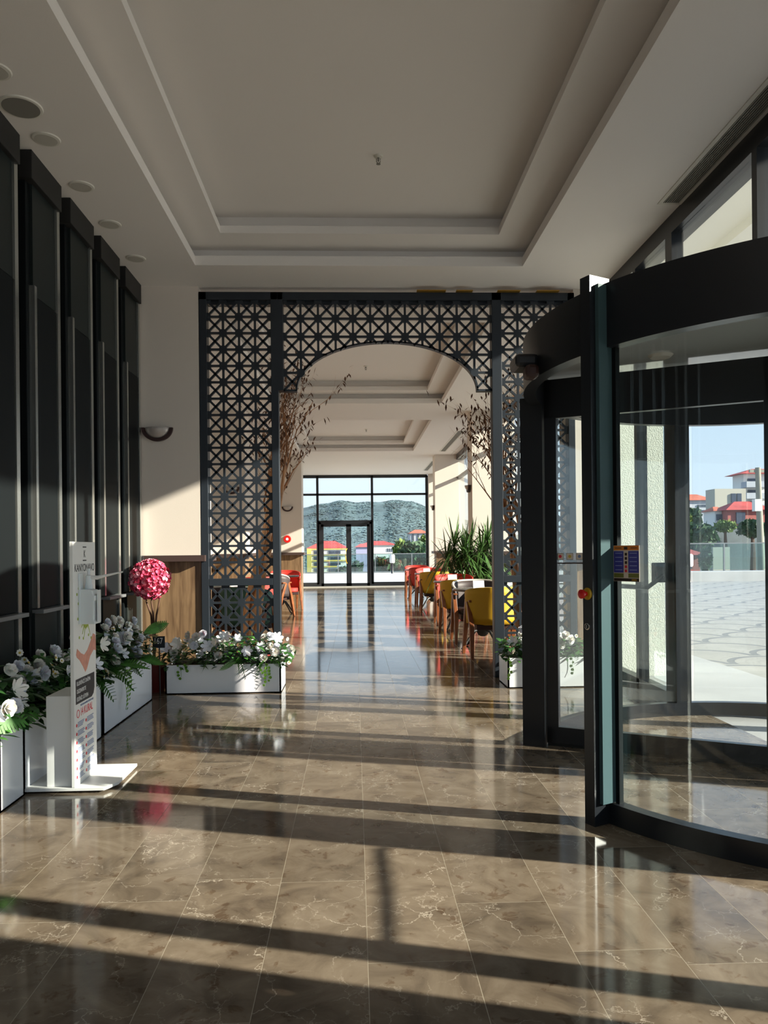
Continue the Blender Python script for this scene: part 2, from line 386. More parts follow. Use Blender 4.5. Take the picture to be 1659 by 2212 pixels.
# left wall behind the fins, then the pier beside the screen
struct(MB().box(-2.80, -2.65, Y0, 7.42, 0, ZC), 'wall_left', 'crown', 'dark wall behind the panelled fins')
lp = sthing('wall_left_pier', 'cream plastered pier left of the lattice screen')
MB().box(-2.6, -1.47, 7.40, 7.95, 1.215, ZC).build('plaster', 'wall', lp)
MB().box(-2.6, -1.47, 7.42, 7.94, 0, 1.16).build('wood_panel', 'wood', lp)
MB().box(-1.99, -1.42, 7.34, 7.95, 1.157, 1.215).build('ledge', 'brown', lp)
# cafe side left wall
cw = MB().box(-2.75, -2.55, 7.95, 20.2, 1.2, ZC); cw.box(-2.55, -1.38, 20.2, 20.9, 1.2, ZC)
cw.box(-2.55, -1.95, 13.9, 14.4, 1.2, ZC)
struct(cw, 'wall_left_cafe', 'wall', 'cream plastered wall and pier on the left of the cafe')
ww = MB().box(-2.74, -2.56, 7.95, 20.2, 0, 1.13); ww.box(-2.55, -1.40, 20.22, 20.9, 0, 1.13); ww.box(-2.55, -1.97, 13.92, 14.4, 0, 1.13)
struct(ww, 'trim_1', 'wood', 'wood wainscot on the left cafe wall')
wr = MB().box(-2.6, -2.48, 7.95, 20.2, 1.13, 1.2); wr.box(-2.55, -1.33, 20.12, 20.92, 1.13, 1.2); wr.box(-2.55, -1.90, 13.84, 14.4, 1.13, 1.2)
struct(wr, 'trim_2', 'brown', 'dark brown rail above the left wainscot')
struct(MB().box(-2.75, -2.0, 20.9, YW, 0, ZC), 'wall_left_end', 'wall', 'cream wall beside the far windows')
wb = MB().box(-7, -2.65, Y0-.1, Y0, 0, ZC+.4); wb.box(-2.65, 2.6, Y0-.1, Y0, 3.6, ZC+.4)
struct(wb, 'wall_back', 'wall', 'wall behind the camera')
bw = sthing('window_added_rear', 'unseen glazed wall added behind the camera for daylight'); f = MB()  # unseen glazing, added so daylight fills the room from behind
for x in (-2.6, -1.3, 0, 1.3, 2.5): f.box(x-.03, x+.03, Y0-.08, Y0, 0, 3.6)
f.box(-2.6, 2.5, Y0-.08, Y0, 2.5, 2.56); f.box(-2.6, 2.5, Y0-.08, Y0, 0, .12); f.build('window_frame', 'black', bw)
MB().box(-2.6, 2.5, Y0-.05, Y0-.042, .1, 3.6).build('glass_pane', 'glass', bw)
struct(MB().box(-14, 2.62, -30, Y0-.1, -.08, -.01), 'floor_rear_court', 'path', 'stone court behind the camera')

# right piers
pb = MB(); pw_ = MB(); pr_ = MB()
for y0, y1, full in ((.85, 1.40, 0), (7.45, 8.0, 1), (14.0, 14.55, 1), (20.5, 21.05, 1), (-4.9, -4.6, 0)):
    xo = 2.95 if y0 > 8 else 2.56
    pb.box(2.16, xo, y0, y1, 1.2, ZC); pw_.box(2.18, xo-.02, y0+.02, y1-.02, 0, 1.13); pr_.box(2.11, xo-.1, y0-.07, y1+.07, 1.13, 1.2)
pb.box(2.55, 2.95, 7.7, 8.0, 0, ZC); pb.box(2.50, 2.95, 25.7, 26.1, 0, ZC)
struct(pb, 'wall_right', 'wall', 'cream plastered piers along the right side')
struct(pw_, 'trim_3', 'wood', 'wood wainscot on the right piers')
struct(pr_, 'trim_4', 'brown', 'dark rail on the right piers')
struct(MB().box(2.57, 3.03, 7.42, 8.2, -.05, 5.4), 'wall_right_outer_pier', 'stucco', 'rough white stucco pier outside the glass')
hf = MB().box(2.43, 2.6, Y0, 7.5, ZC-.14, ZC); hf.box(2.74, 2.95, 7.9, YW, ZC-.14, ZC)
struct(hf, 'trim_5', 'black', 'black head frame along the ceiling of the right windows')
struct(MB().box(2.61, 2.95, 7.45, YW, ZC, ZC+.42), 'ceiling_window_strip', 'ceil', 'ceiling strip over the recessed cafe windows')
struct(MB().box(2.6, 2.96, 7.45, YW+.1, -.1, 0), 'floor_window_strip', 'marble', 'marble floor strip under the recessed cafe windows')
uw = MB().box(2.61, 2.75, Y0, 7.45, ZC, 5.4); uw.box(2.955, 3.05, 7.45, YW, ZC, 5.4)
struct(uw, 'wall_right_upper', 'soffit', 'outer wall above the windows')
sf = MB().box(2.61, 5.0, Y0-2, 12.5, 5.4, 5.6); sf.box(5.0, 6.6, Y0-2, 12.5, 5.28, 5.6)
struct(sf, 'ceiling_porch', 'soffit', 'pale underside of the entrance canopy')

# right window bays: frames and glass
def bay(name, y0, y1, muls, trans, z0=0.0, z1=ZC-.14, kick=.12, label='', XF=XF):
    r = sthing(name, label)
    f = MB(); xs = (XF-.04, XF+.05)
    for y in [y0+.03]+muls+[y1-.03]: f.box(*xs, y-.03, y+.03, z0, z1)
    for z in trans: f.box(*xs, y0, y1, z-.035, z+.035)
    if kick: f.box(*xs, y0, y1, z0, z0+kick)
    f.build('window_frame', 'black', r)
    MB().box(XF, XF+.008, y0+.02, y1-.02, z0+.05, z1).build('glass_pane', 'glass', r)
    return r
bay('window_2', -4.6, .85, [-2.7, -.9], [3.02], label='tall black framed windows behind the camera on the right')
w3 = bay('window_3', 1.40, 2.60, [1.65, 1.70], [], label='narrow tall side door panel just before the revolving door')
MB().tube([(2.43, 1.74, .97), (2.405, 1.76, .97), (2.39, 2.1, .96), (2.405, 2.51, .97), (2.43, 2.53, .97)], .014, 8).build('push_bar', 'black', w3, smooth=True)
bay('window_4', 2.6, 5.82, [4.55], [], z0=2.45, kick=.06, label='transom windows above the revolving door')
bay('window_5', 5.82, 7.53, [6.55], [], label='narrow tall window between the revolving door and the pier')
bay('window_6', 8.0, 14.07, [10.0, 12.0], [3.16], XF=2.80, label='tall black framed window bay beside the first cafe tables')
bay('window_7', 14.55, 20.57, [16.4, 18.2], [3.16], XF=2.80, label='tall black framed window bay beyond the middle pier')
bay('window_8', 21.05, YW, [23.0], [3.16], XF=2.80, label='tall black framed window bay nearest the far wall')

# far window wall
fw = sthing('window_1', 'tall black framed window wall at the far end')
f = MB(); y = (YW-.05, YW+.05)
for x in (-2.0, -1.24, .60, 2.45): f.box(x-.04, x+.04, *y, .1, 3.75)
f.box(-2.0, 2.47, *y, 3.68, 3.78); f.box(-2.0, 2.47, *y, 3.09, 3.16); f.box(-2.0, -1.24, *y, .0, .16); f.box(.60, 2.47, *y, 0, .16)
f.build('window_frame', 'black', fw)
g = MB().box(-2, -1.24, YW, YW+.008, .1, 3.7); g.box(.6, 2.45, YW, YW+.008, .1, 3.7); g.box(-1.24, .6, YW, YW+.008, 2.24, 3.7)
g.build('glass_pane', 'glass', fw)
fd = sthing('door_1', 'black framed double glass door at the far end')
f = MB(); f.box(-1.24, .60, *y, 2.12, 2.25); f.box(-1.24, -1.13, *y, 0, 2.2); f.box(.50, .60, *y, 0, 2.2); f.build('door_frame', 'black', fd)
for x0, x1, hx in ((-1.13, -.20, -.26), (-.20, .50, -.13)):
    l = MB(); l.box(x0, x0+.085, YW-.04, YW+.03, .02, 2.12); l.box(x1-.085, x1, YW-.04, YW+.03, .02, 2.12); l.box(x0, x1, YW-.04, YW+.03, .02, .13); l.box(x0, x1, YW-.04, YW+.03, 2.04, 2.12)
    lf = l.build('door_leaf', 'black', fd)
    MB().box(x0+.08, x1-.08, YW-.005, YW+.004, .1, 2.06).build('glass_pane', 'glass', lf)
    if x0 < -1: MB().tube([(hx, YW-.05, .8), (hx-.03, YW-.11, .85), (hx-.05, YW-.12, 1.05), (hx-.03, YW-.11, 1.25), (hx, YW-.05, 1.3)], .014).build('door_handle', 'yelp', lf, smooth=True)
struct(MB().box(-2.75, 2.75, YW-.12, YW+.12, -.05, .03), 'trim_6', 'concrete', 'low sill under the far windows')

# ================================================================== OUTSIDE
struct(MB().box(2.62, 3.9, -6, YW+.3, -.09, -.01), 'floor_outer_path', 'path', 'pale stone path outside the revolving door')
struct(MB().box(3.9, 60, -30, 27.3, -.08, -.01), 'floor_plaza', 'plaza', 'plaza paved in a fish scale pattern of pale setts')
struct(MB().box(-14, 9.2, YW+.3, 42, -.08, -.01), 'floor_terrace', 'paving', 'pale terrace beyond the far door')
struct(MB().box(9.2, 14, 27.3, 42, -.08, -.01), 'floor_terrace_side', 'paving', 'pale terrace strip at the plaza corner')
def balustrade(x0, x1, yy, z0, label, n):
    r = thing('glass_balustrade', label, 'railing', (x0, yy, z0), group='glass railings round the terrace')
    MB().box(0, x1-x0, -.006, .006, .05, 1.0).build('glass_panel', 'rglass', r)
    MB().box(0, x1-x0, -.03, .03, 1.0, 1.04).build('handrail', 'alum', r)
    for i in range(n): xx = (x1-x0)*i/(n-1); MB().box(xx-.025, xx+.025, -.03, .03, 0, 1.0).build('post', 'alum', r)
balustrade(-9, 9.2, 42.2, .0, 'glass railing with a thin top rail along the far edge of the terrace', 10)
balustrade(9.4, 26, 27.75, .34, 'glass railing standing on the low white wall at the plaza edge', 9)
tag(MB().box(9.2, 26, 27.3, 28.1, -.1, .35).build('low_wall', 'path', bevel=.02), 'low white wall along the plaza edge under the glass railing', 'wall')
tag(MB().box(-9, 9.2, 41.9, 42.5, -.1, .05).build('kerb', 'conc2'), 'dark kerb under the far glass railing', 'kerb')

# falling ground beyond and the forested hill
gm = MB(); nx, ny = 60, 46
def hz(x, y):
    px = 767+1661*x/y
    if y < 60: return -1.5-(y-42)*.12
    base = -4-(y-60)*.035 if y < 330 else -13.4
    k = max(0, min(1, (y-330)/620)); k = k*k*(3-2*k)
    crest = 58.5+1.0*math.sin(px/22.)+.7*math.sin(px/9.+1)-max(0, (735-px))*.075-max(0, (px-890))*.20
    crest = max(18, crest) if px < 1120 else 18
    return base+k*(crest+13.4)*1.0+random.uniform(-.4, .4)*(1+k*.3)
ysamp = [42.6, 50, 60]+[60+i*20 for i in range(1, 14)]+[330+i*22 for i in range(1, 31)]
for j, yy in enumerate(ysamp):
    for i in range(nx+1): 
        a = (-.40+1.15*i/nx); x = a*yy; gm.v.append((x, yy, hz(x, yy)))
for j in range(len(ysamp)-1):
    for i in range(nx): a = j*(nx+1)+i; gm.f.append((a, a+1, a+nx+2, a+nx+1))
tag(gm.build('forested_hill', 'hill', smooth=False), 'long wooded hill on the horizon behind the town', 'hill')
# canopy texture of the forest as tiny crowns
fc = MB()
for i in range(12000):
    yy = random.uniform(420, 960); a = random.uniform(-.12, .16) ; x = a*yy; z = hz(x, yy); r = random.uniform(1.0, 2.0)
    n = len(fc.v)
    for k in range(6): t = k*PI/3+i; fc.v.append((x+r*math.cos(t), yy+r*math.sin(t)*.8, z+random.uniform(-.5, .2)))
    fc.v.append((x, yy, z+r*.3))
    for k in range(6): fc.f.append((n+k, n+(k+1) % 6, n+6))
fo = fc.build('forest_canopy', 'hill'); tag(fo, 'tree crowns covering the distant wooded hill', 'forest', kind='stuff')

def house(name, label, Y, px0, px1, pyb, pyt, m, depth, roofm=None, rh=0, over=.6, wins=(), extra=None, group=None):
    """front face between pixel columns at depth Y; windows given as (u0,u1,v0,v1) fractions of that front"""
    a = at(px0, pyt, Y); b = at(px1, pyb, Y); x0, x1, z0, z1 = a.x, b.x, b.z, a.z
    r = thing(name, label, 'building', ((x0+x1)/2, Y, z0-6), group=group)
    ox, oz = (x0+x1)/2, z0-6; w = (x1-x0)/2; H = z1-oz
    MB().box(-w, w, 0, depth, 0, H).build('wall', m, r)
    if roofm:
        q = MB(); o_ = over
        q.v = [(-w-o_, -o_, H), (w+o_, -o_, H), (w+o_, depth+o_, H), (-w-o_, depth+o_, H), (-w*.35, depth*.5, H+rh), (w*.35, depth*.5, H+rh)]
        q.f = [(0, 1, 5, 4), (1, 2, 5), (2, 3, 4, 5), (3, 0, 4), (0, 3, 2, 1)]
        q.build('roof', roofm, r)
    h = z1-z0
    for u0, u1, v0, v1 in wins:
        MB().box(-w+u0*2*w, -w+u1*2*w, -.12, .05, 6+v0*h, 6+v1*h).build('window', 'bwin', r)
    return r, w, H, h
# town seen through the far windows
gr = [(u0, u1, v, v+.11) for v in (.10, .33, .56, .79) for u0, u1 in ((.16, .36), (.52, .82))]
r_, w_, H_, h_ = house('apartment_block', 'pale yellow apartment block with grey balconies seen left of the far door', 170, 664, 752, 1240, 1185, 'bwhite', 10, 'roofr', 1.7, .3, gr)
for v in (.04, .27, .50, .73, .95): MB().box(-w_-.1, w_+.1, -.25, .02, 6+v*h_, 6+v*h_+.30).build('yellow_band', 'byel', r_)
MB().box(-w_-.1, -w_*.80, -.3, .02, 0, H_).build('yellow_pier', 'byel', r_)
house('white_house', 'small white building beside the pale yellow apartment block', 160, 728, 750, 1240, 1222, 'bwhite', 8)
house('lilac_building', 'lilac and white building seen through the right leaf of the far door', 150, 769, 800, 1240, 1182, 'blil', 8, 'roofr', .7, .3, [(.4, .52, .25, .42)])
house('long_white_building', 'long white building with a low red roof left of the dark trees', 190, 776, 858, 1213, 1178, 'bwhite', 12, 'roofr', 1.1, .4, [(.74, .76, .6, .8), (.79, .81, .6, .8), (.84, .86, .6, .8), (.89, .91, .6, .8), (.48, .7, .05, .3)])
house('grey_block', 'tall grey white block with red roof on the slope right of the far window', 230, 886, 926, 1192, 1152, 'bgrey', 10, 'roof', 1.2, .5, [(u, u+.1, .05, .95) for u in (.1, .38, .68)])
# town seen through the revolving door
house('orange_roof_house', 'pale house with a bright orange hipped roof, leftmost in the revolving door view', 110, 1470, 1541, 1110, 1081, 'bgrey', 4, 'roof', 1.0, .4, [(.52, .92, .55, .68), (.52, .92, .15, .28)])
r_, w_, H_, h_ = house('modern_building', 'beige modern block with tall dark windows behind the pink house', 75, 1544, 1612, 1125, 1056, 'bbei', 2, None, 0, 0, [(.52, .66, .25, .85), (.70, .84, .3, .85)])
r_, w_, H_, h_ = house('balcony_tower', 'tall white flats with stacked balconies and brown eaves behind the pole', 85, 1606, 1700, 1125, 1024, 'bwhite', 2.5, 'roofr', .7, .7, [(.08, .40, v, v+.14) for v in (.28, .52, .76)])
for v in (.24, .48, .72): MB().box(-w_-.3, w_*.1, -1.3, 0, 6+v*h_-.1, 6+v*h_+.55).build('balcony', 'bgrey', r_)
r_, w_, H_, h_ = house('pink_house', 'pink red house with a red roof above the retaining wall', 60, 1572, 1668, 1134, 1102, 'bpink', 2.5, 'roofr', .75, .3, [(.18, .38, .1, .85)])
house('white_house', 'small white house adjoining the pink house on its left', 61, 1544, 1570, 1138, 1104, 'bwhite', 2, 'roof', .4, .2, [(.1, .85, .4, .8)])
house('low_red_roof_house', 'low pink house with red roof at the foot of the wall, by the railing', 48, 1455, 1512, 1238, 1199, 'bpink', 2.5, 'roofr', .5, .4, [(.42, .68, .25, .8)])
a = at(1536, 1136, 56); b = at(1720, 1240, 56)
tag(MB().box(a.x, b.x, 56.4, 57, b.z-3, a.z).build('retaining_wall', 'conc2'), 'grey concrete retaining wall below the pink house', 'wall')
a = at(1540, 1182, 52); b = at(1577, 1240, 52)
tag(MB().box(a.x, b.x, 52, 53, b.z-3, a.z).build('kiosk_wall', 'bbei'), 'beige block standing in front of the retaining wall', 'wall')
# ground behind the right-hand railing
struct(MB().box(9, 90, 28.2, 150, -4, -.6), 'floor_street', 'road', 'street level beyond the plaza wall')
hb = MB(); a = at(1540, 1110, 66); hb.v = [(a.x-1, 57, -2), (90, 57, -2), (90, 57, 5.0), (a.x-1, 57, 4.2), (a.x-1, 130, 3), (90, 130, 6), (-2+a.x, 130, -2)]
hb.f = [(0, 1, 2, 3), (3, 2, 5, 4), (0, 3, 4, 6)]
# utility pole
p0 = at(1646, 1240, 38); p1 = at(1637, 1010, 38)
t = thing('utility_pole', 'weathered utility pole with lamp box, right side of the revolving door view', 'pole', (p0.x, 38, -.6))
MB().tube([(0, 0, 0), (p1.x-p0.x, 0, p1.z+.6)], [.19, .13], 10).build('pole', 'pole', t, smooth=True)
MB().box(-.40, -.05, -.15, .15, p1.z-1.6, p1.z-1.0).build('lamp_box', 'bwhite', t)
MB().box(-.6, .3, -.06, .06, p1.z+.35, p1.z+.5).build('crossarm', 'pole', t)
# small bollard lamps on the terrace edge
for (px, Y, lab) in ((847, 40.5, 'small white bollard lamp on the terrace beyond the far window'), (1488, 26.8, 'small white bollard lamp in front of the low white wall')):
    c = at(px, 1190, Y); t = thing('bollard_lamp', lab, 'lamp', (c.x, Y, -.01), group='bollard lamps outside')
    MB().lathe([(.07, 0), (.06, .02), (.05, .55)], seg=12).build('post', 'black', t, smooth=True)
    MB().lathe([(.11, .55), (.14, .6), (.14, .95), (.10, 1.0)], seg=14).build('lamp_head', 'bwhite', t, smooth=True)

def leafy(name, label, c, rad, n, m, size, group=None, trunk=True, cat='tree', gz=None):
    gz = gz if gz is not None else c[2]-rad[2]-1
    t = thing(name, label, cat, (c[0], c[1], gz), group=group); q = MB(); dz = c[2]-gz
    for i in range(n):
        while True:
            v = Vector((random.uniform(-1, 1), random.uniform(-1, 1), random.uniform(-1, 1)))
            if .35 < v.length < 1: break
        v = v*(1+.18*math.sin(v.x*7+v.z*5)*math.cos(v.y*6))
        p = Vector((v.x*rad[0], v.y*rad[1], v.z*rad[2]+dz)); s = size*random.uniform(.6, 1.3)
        a = Vector((random.gauss(0, 1), random.gauss(0, 1), random.gauss(0, 1))).normalized(); b = a.cross(Vector((random.gauss(0, 1), random.gauss(0, 1), random.gauss(0, 1)))).normalized()
        q.quad(p-a*s, p-b*s*.55, p+a*s, p+b*s*.55)
    q.build('foliage', m, t)
    if trunk: MB().tube([(0, 0, -.3), (.05, 0, dz*.5), (0, 0, dz)], [size*.9, size*.7, size*.3], 7).build('trunk', 'stem', t)
    return t
def ptree(label, px, py, Y, wpx, hpx, n, m, size, group, gz=None):
    c = at(px, py, Y); k = Y/1661
    leafy('leafy_tree', label, (c.x, Y, c.z), (wpx*k/2, wpx*k/2.4, hpx*k/2), n, m, size, group, gz=gz)
G1 = 'trees beyond the far railing'; G2 = 'trees beyond the plaza wall'
ptree('broad dark green tree at the right of the far window, behind the railing', 893, 1205, 70, 66, 62, 1400, 'tleaf', .42, G1)
ptree('yellow green tree just left of the broad dark one in the far window', 868, 1192, 84, 34, 46, 700, 'tleaf2', .45, G1)
ptree('light green tree at the right edge of the far window', 918, 1188, 90, 26, 60, 600, 'tleaf2', .45, G1)
ptree('small dark tree seen low in the right leaf of the far door', 771, 1229, 90, 22, 30, 400, 'tleaf', .35, G1)
ptree('dark bush low in the left leaf of the far door', 739, 1235, 80, 22, 18, 300, 'tleaf', .3, G1)
ptree('dark shrub mass behind the far railing below the long white building', 832, 1226, 60, 66, 40, 900, 'tleaf', .3, G1)
ptree('dark conifer like tree in front of the orange roofed house', 1497, 1128, 85, 34, 60, 800, 'tleaf', .4, G2, gz=-1)
ptree('round olive tree beside the left door stile in the plaza view', 1478, 1122, 80, 30, 26, 400, 'tleaf2', .35, G2, gz=-1)
ptree('wide dark tree mass above the low red roofed house', 1502, 1162, 54.5, 80, 56, 1300, 'tleaf', .35, G2, gz=-1)
ptree('green hedge plants on top of the retaining wall, left part', 1566, 1137, 54.8, 44, 22, 500, 'tleaf2', .22, G2, gz=-1)
ptree('dark creeper hanging on the retaining wall beside the pole', 1625, 1142, 54.9, 62, 34, 800, 'tleaf', .25, G2, gz=-1)
ptree('orange green bush at the foot of the beige block', 1524, 1208, 47, 24, 50, 500, 'tleaf', .22, G2, gz=-1)

# ================================================================== LEFT FINS
fin = thing('panelled_fin', 'dark panelled fin nearest the plastered pier', 'wall panel', (-2.02, 7.36, 0), group='dark panelled fins along the left wall')
MB().box(-.56, -.03, -.46, 0, 0, 3.60).build('body', 'fin', fin, bevel=.004)
MB().box(-.58, .022, -.485, .01, 3.60, 3.78).build('crown', 'crown', fin, bevel=.004)
MB().box(-.03, -.012, -.40, -.04, 2.90, 3.60).build('upper_panel', 'finpanel', fin)
MB().box(-.03, -.004, -.385, -.045, .90, 2.89).build('middle_panel', 'fin', fin)
MB().box(-.03, -.012, -.42, -.06, .0, .87).build('lower_panel', 'finpanel', fin)
MB().box(-.03, .006, -.42, -.385, .90, 2.95).build('edge_strip', 'strip', fin)
MB().box(-.03, .004, -.035, .012, 0, 3.60).build('edge_strip', 'strip', fin)
MB().box(-.03, .045, -.42, .02, .865, .89).build('ledge', 'alum', fin, bevel=.003)
ords = ['second', 'third', 'fourth', 'fifth', 'sixth', 'seventh', 'eighth', 'ninth']
for i in range(1, 9):
    dup(fin, (-2.02, 7.36-.66*i, 0), 0, ('dark panelled fin, %s from the plastered pier along the left wall' % ords[i-1]))

# ================================================================== LATTICE SCREEN
scr = thing('lattice_screen', 'slate grey geometric lattice screen with a wide arched opening', 'screen', (.35, 7.40, 0))
OX = .35
def P(x): return x-OX
Yt = (.02, .09)
fr = MB()
def bb(x0, x1, z0, z1, yt=(-.0, .12)): fr.box(P(x0), P(x1), *yt, z0, z1)
bb(-1.465, -1.395, 0, 3.73); bb(-.785, -.716, 0, 3.73); bb(-.72, -.668, 2.787, 3.73)
bb(1.346, 1.441, 0, 3.73); bb(2.09, 2.155, 0, 3.73); bb(-1.465, 2.155, 3.655, 3.73)
bb(-1.395, -.785, .92, .986); bb(1.441, 2.09, .92, .986); bb(-1.395, -.785, 0, .10); bb(1.441, 2.09, 0, .10)
bb(-1.395, -.785, 3.62, 3.66, (.05, .12)); bb(1.441, 2.09, 3.62, 3.66, (.05, .12)); bb(-.668, 1.346, 3.62, 3.66, (.05, .12))
fr.build('frame', 'slate', scr, bevel=.003)
def lattice(x0, x1, z0, z1, nc, nr, name, cut=None):
    q = MB(); px_, pz = (x1-x0)/nc, (z1-z0)/nr; t = .0105; yt = (.02, .045); K = 8
    def bar(a, b):
        a = Vector(a); b = Vector(b); d = (b-a).normalized(); n = Vector((-d.y, d.x))*t; L_ = (b-a).length
        parts = K if cut else 1
        run = []
        for k in range(parts):
            p0 = a+(b-a)*k/parts; p1 = a+(b-a)*(k+1)/parts
            if cut and cut((p0+p1)/2): continue
            q.prism([(P(v.x), v.y) for v in (p0-n, p1-n, p1+n, p0+n)], 1, *yt)
    for i in range(nc+1):
        for j in range(nr):
            if 0 < i < nc: bar((x0+i*px_, z0+j*pz), (x0+i*px_, z0+(j+1)*pz))
    for j in range(nr+1):
        for i in range(nc):
            if 0 < j < nr: bar((x0+i*px_, z0+j*pz), (x0+(i+1)*px_, z0+j*pz))
    for i in range(nc):
        for j in range(nr):
            a, b, c, d = x0+i*px_, x0+(i+1)*px_, z0+j*pz, z0+(j+1)*pz
            bar((a, c), (b, d)); bar((a, d), (b, c))
    R_ = .037
    for i in range(nc+1):
        for j in range(nr+1):
            x, z = x0+i*px_, z0+j*pz
            if cut and cut(Vector((x, z)), .01): continue
            xa = max(x-R_, x0) ; xb = min(x+R_, x1)
            k = R_*.41
            pts = [(x-k, z-R_), (x+k, z-R_), (x+R_, z-k), (x+R_, z+k), (x+k, z+R_), (x-k, z+R_), (x-R_, z+k), (x-R_, z-k)]
            pts = [(P(min(max(a, x0-.005), x1+.005)), min(max(b, z0-.005), z1+.005)) for a, b in pts]
            q.prism(pts, 1, .019, .046)
    q.build(name, 'slate', scr)
lattice(-1.395, -.785, .986, 3.655, 4, 17, 'lattice_panel'); lattice(-1.395, -.785, .10, .92, 4, 5, 'lattice_panel')
lattice(1.441, 2.09, .986, 3.655, 4, 17, 'lattice_panel'); lattice(1.441, 2.09, .10, .92, 4, 5, 'lattice_panel')
AC, AW, AH, AZ = .33, .87, .466, 2.787
def incut(p, pad=0): 
    return p.y < AZ or ((p.x-AC)/(AW+.0-pad))**2+((p.y-AZ)/(AH-pad))**2 < 1 and p.y >= AZ
lattice(-.668, 1.346, AZ, 3.655, 12, 5, 'arch_lattice', incut)
ar = MB(); n_ = 48
for i in range(n_):
    a0, a1 = PI*i/n_, PI*(i+1)/n_
    q0 = [(P(AC+(AW+e)*math.cos(a)), AZ+(AH+e)*math.sin(a)) for a, e in ((a0, 0), (a1, 0), (a1, .016), (a0, .016))]
    ar.prism(q0, 1, *Yt)
ar.box(P(-.668), P(AC-AW), *Yt, AZ-.008, AZ+.012); ar.box(P(AC+AW), P(1.346), *Yt, AZ-.008, AZ+.012)
ar.build('arch_edge', 'slate', scr)
gb = MB()
for x0, x1 in ((.62, .9), (1.0, 1.16), (1.40, 1.62), (1.78, 2.0)): gb.box(P(x0), P(x1), -.05, .05, 3.73, 3.738)
gb.build('gold_strip', 'gold', scr)  # gold strips coloured in for the light in the gap above the screen

# ================================================================== REVOLVING DOOR
DC = (2.49, 4.14)
rd = thing('revolving_door', 'black framed revolving glass door drum set into the right windows', 'door', (DC[0], DC[1], 0))
c0 = (0, 0); R1, R0 = 1.52, 1.46
aA, aB = 207.0, 151.5           # opening between them (inner side, around 180)
aN, aFa = 270-12, 90+12
MB().arc(c0, R0, R1+.01, 0, 360, 2.15, 2.44, 120).build('canopy', 'black', rd, smooth=True)
MB().lathe([(1.50, 2.40), (1.50, 2.43)], seg=96).build('roof_plate', 'black', rd)
MB().lathe([(1.455, 2.335), (1.455, 2.35)], seg=96).build('ceiling_disc', 'mirror', rd)
gd = [MB().arc(c0, 1.485, 1.497, aA+1.2, 269, .09, 2.17, 40), MB().arc(c0, 1.485, 1.497, 91, aB-1.2, .09, 2.17, 40),
      MB().arc(c0, 1.485, 1.497, -89, -28, .09, 2.17, 40), MB().arc(c0, 1.485, 1.497, 30, 89, .09, 2.17, 40)]
for q in gd: q.build('curved_glass', 'dglass', rd, smooth=True)
for a0, a1 in ((aA, 270), (90, aB), (-90, -28), (30, 90)):
    MB().arc(c0, R0, R1, a0, a1, 0, .095, 40).build('base_rail', 'black', rd, smooth=True)
def post(a, r0, r1, wdeg, z1, name='post'):
    return MB().arc(c0, r0, r1, a-wdeg, a+wdeg, 0, z1, 3).build(name, 'black', rd, bevel=.004)
pm = post(aA-.7, 1.49, 1.61, 1.1, 2.47)
MB().arc(c0, 1.49, 1.58, aA+.45, aA+1.2, .10, 2.43, 2).build('glass_edge', mat('teal_glass_edge', (.055, .10, .11), .5, 0, .15), rd)
MB().arc(c0, 1.474, 1.500, aA+1.2, aA+2.0, .0, 2.17, 2).build('edge_bead', 'fin', rd)
post(aB+.5, 1.46, 1.60, 1.6, 2.2, 'jamb')
post(270, 1.32, 1.56, 3.5, 2.44, 'jamb'); post(92.6, 1.46, 1.62, 2.2, 2.44, 'jamb')
for a in (-27, 29): post(a, 1.46, 1.58, 2, 2.2, 'jamb')
MB().lathe([(.05, 0), (.05, 2.33)], seg=20).build('centre_column', 'black', rd, smooth=True)
# wings
def wing(ang, stickers):
    w = D.objects.new('door_wing', None); COL.objects.link(w); w.parent = rd; w.rotation_euler = (0, 0, math.radians(ang))
    w['label'] = 'glazed wing of the revolving door'
    f = MB(); th = (-.025, .025)
    f.box(1.38, 1.455, *th, .02, 2.31); f.box(.06, .21, *th, .02, 2.31); f.box(.06, 1.455, *th, .02, .125); f.box(.06, 1.455, *th, 2.065, 2.31)
    f.build('wing_frame', 'black', w, bevel=.003)
    MB().box(.2, 1.39, -.004, .004, .12, 2.07).build('glass_pane', 'dglass', w)
    MB().box(.06, 1.455, -.008, .008, .0, .02).build('brush', 'iron', w)
    return w
w1 = wing(math.degrees(math.atan2(.728, -1.325)), True)
wing(math.degrees(math.atan2(.728, -1.325))-120, False); wing(math.degrees(math.atan2(.728, -1.325))+120, False)
# small pictogram stickers on wing 1 (facing the camera): local -y... camera side is +y (left turned)
st = [(1.405, 'redp'), (1.345, 'yelp'), (1.285, 'bgrey'), (1.225, 'bwhite')]
for xx, mm in ((1.365, 'redink'), (1.305, 'cent'), (1.245, 'blueink'), (1.185, 'ink')):
    k = MB().box(xx-.021, xx+.021, .0042, .0050, 1.175, 1.217).build('pictogram_sticker', 'ink', w1)
    MB().box(xx-.019, xx+.019, .0050, .0054, 1.177, 1.215).build('sticker_face', 'cream2', k)
    MB().lathe([(.010, .0054), (.010, .0058)], (xx, 0, 1.196), 12, 'y').build('sticker_mark', mm, k)
MB().box(1.17, 1.385, .0042, .006, 1.150, 1.158).build('sticker_strip', 'apron', w1)
# downlight in the drum ceiling
MB().lathe([(.055, 2.320), (.07, 2.335)], (-.75, .15, 0), 20).build('drum_light', 'lampd', rd, smooth=True)
# motion sensor on the canopy
sn = MB().box(-1.64, -1.52, -.16, .02, 2.20, 2.27).build('sensor_box', 'black', rd, bevel=.02)
MB().box(-1.60, -1.53, -.22, -.12, 2.13, 2.20).build('sensor_eye', 'apron', sn, bevel=.02)
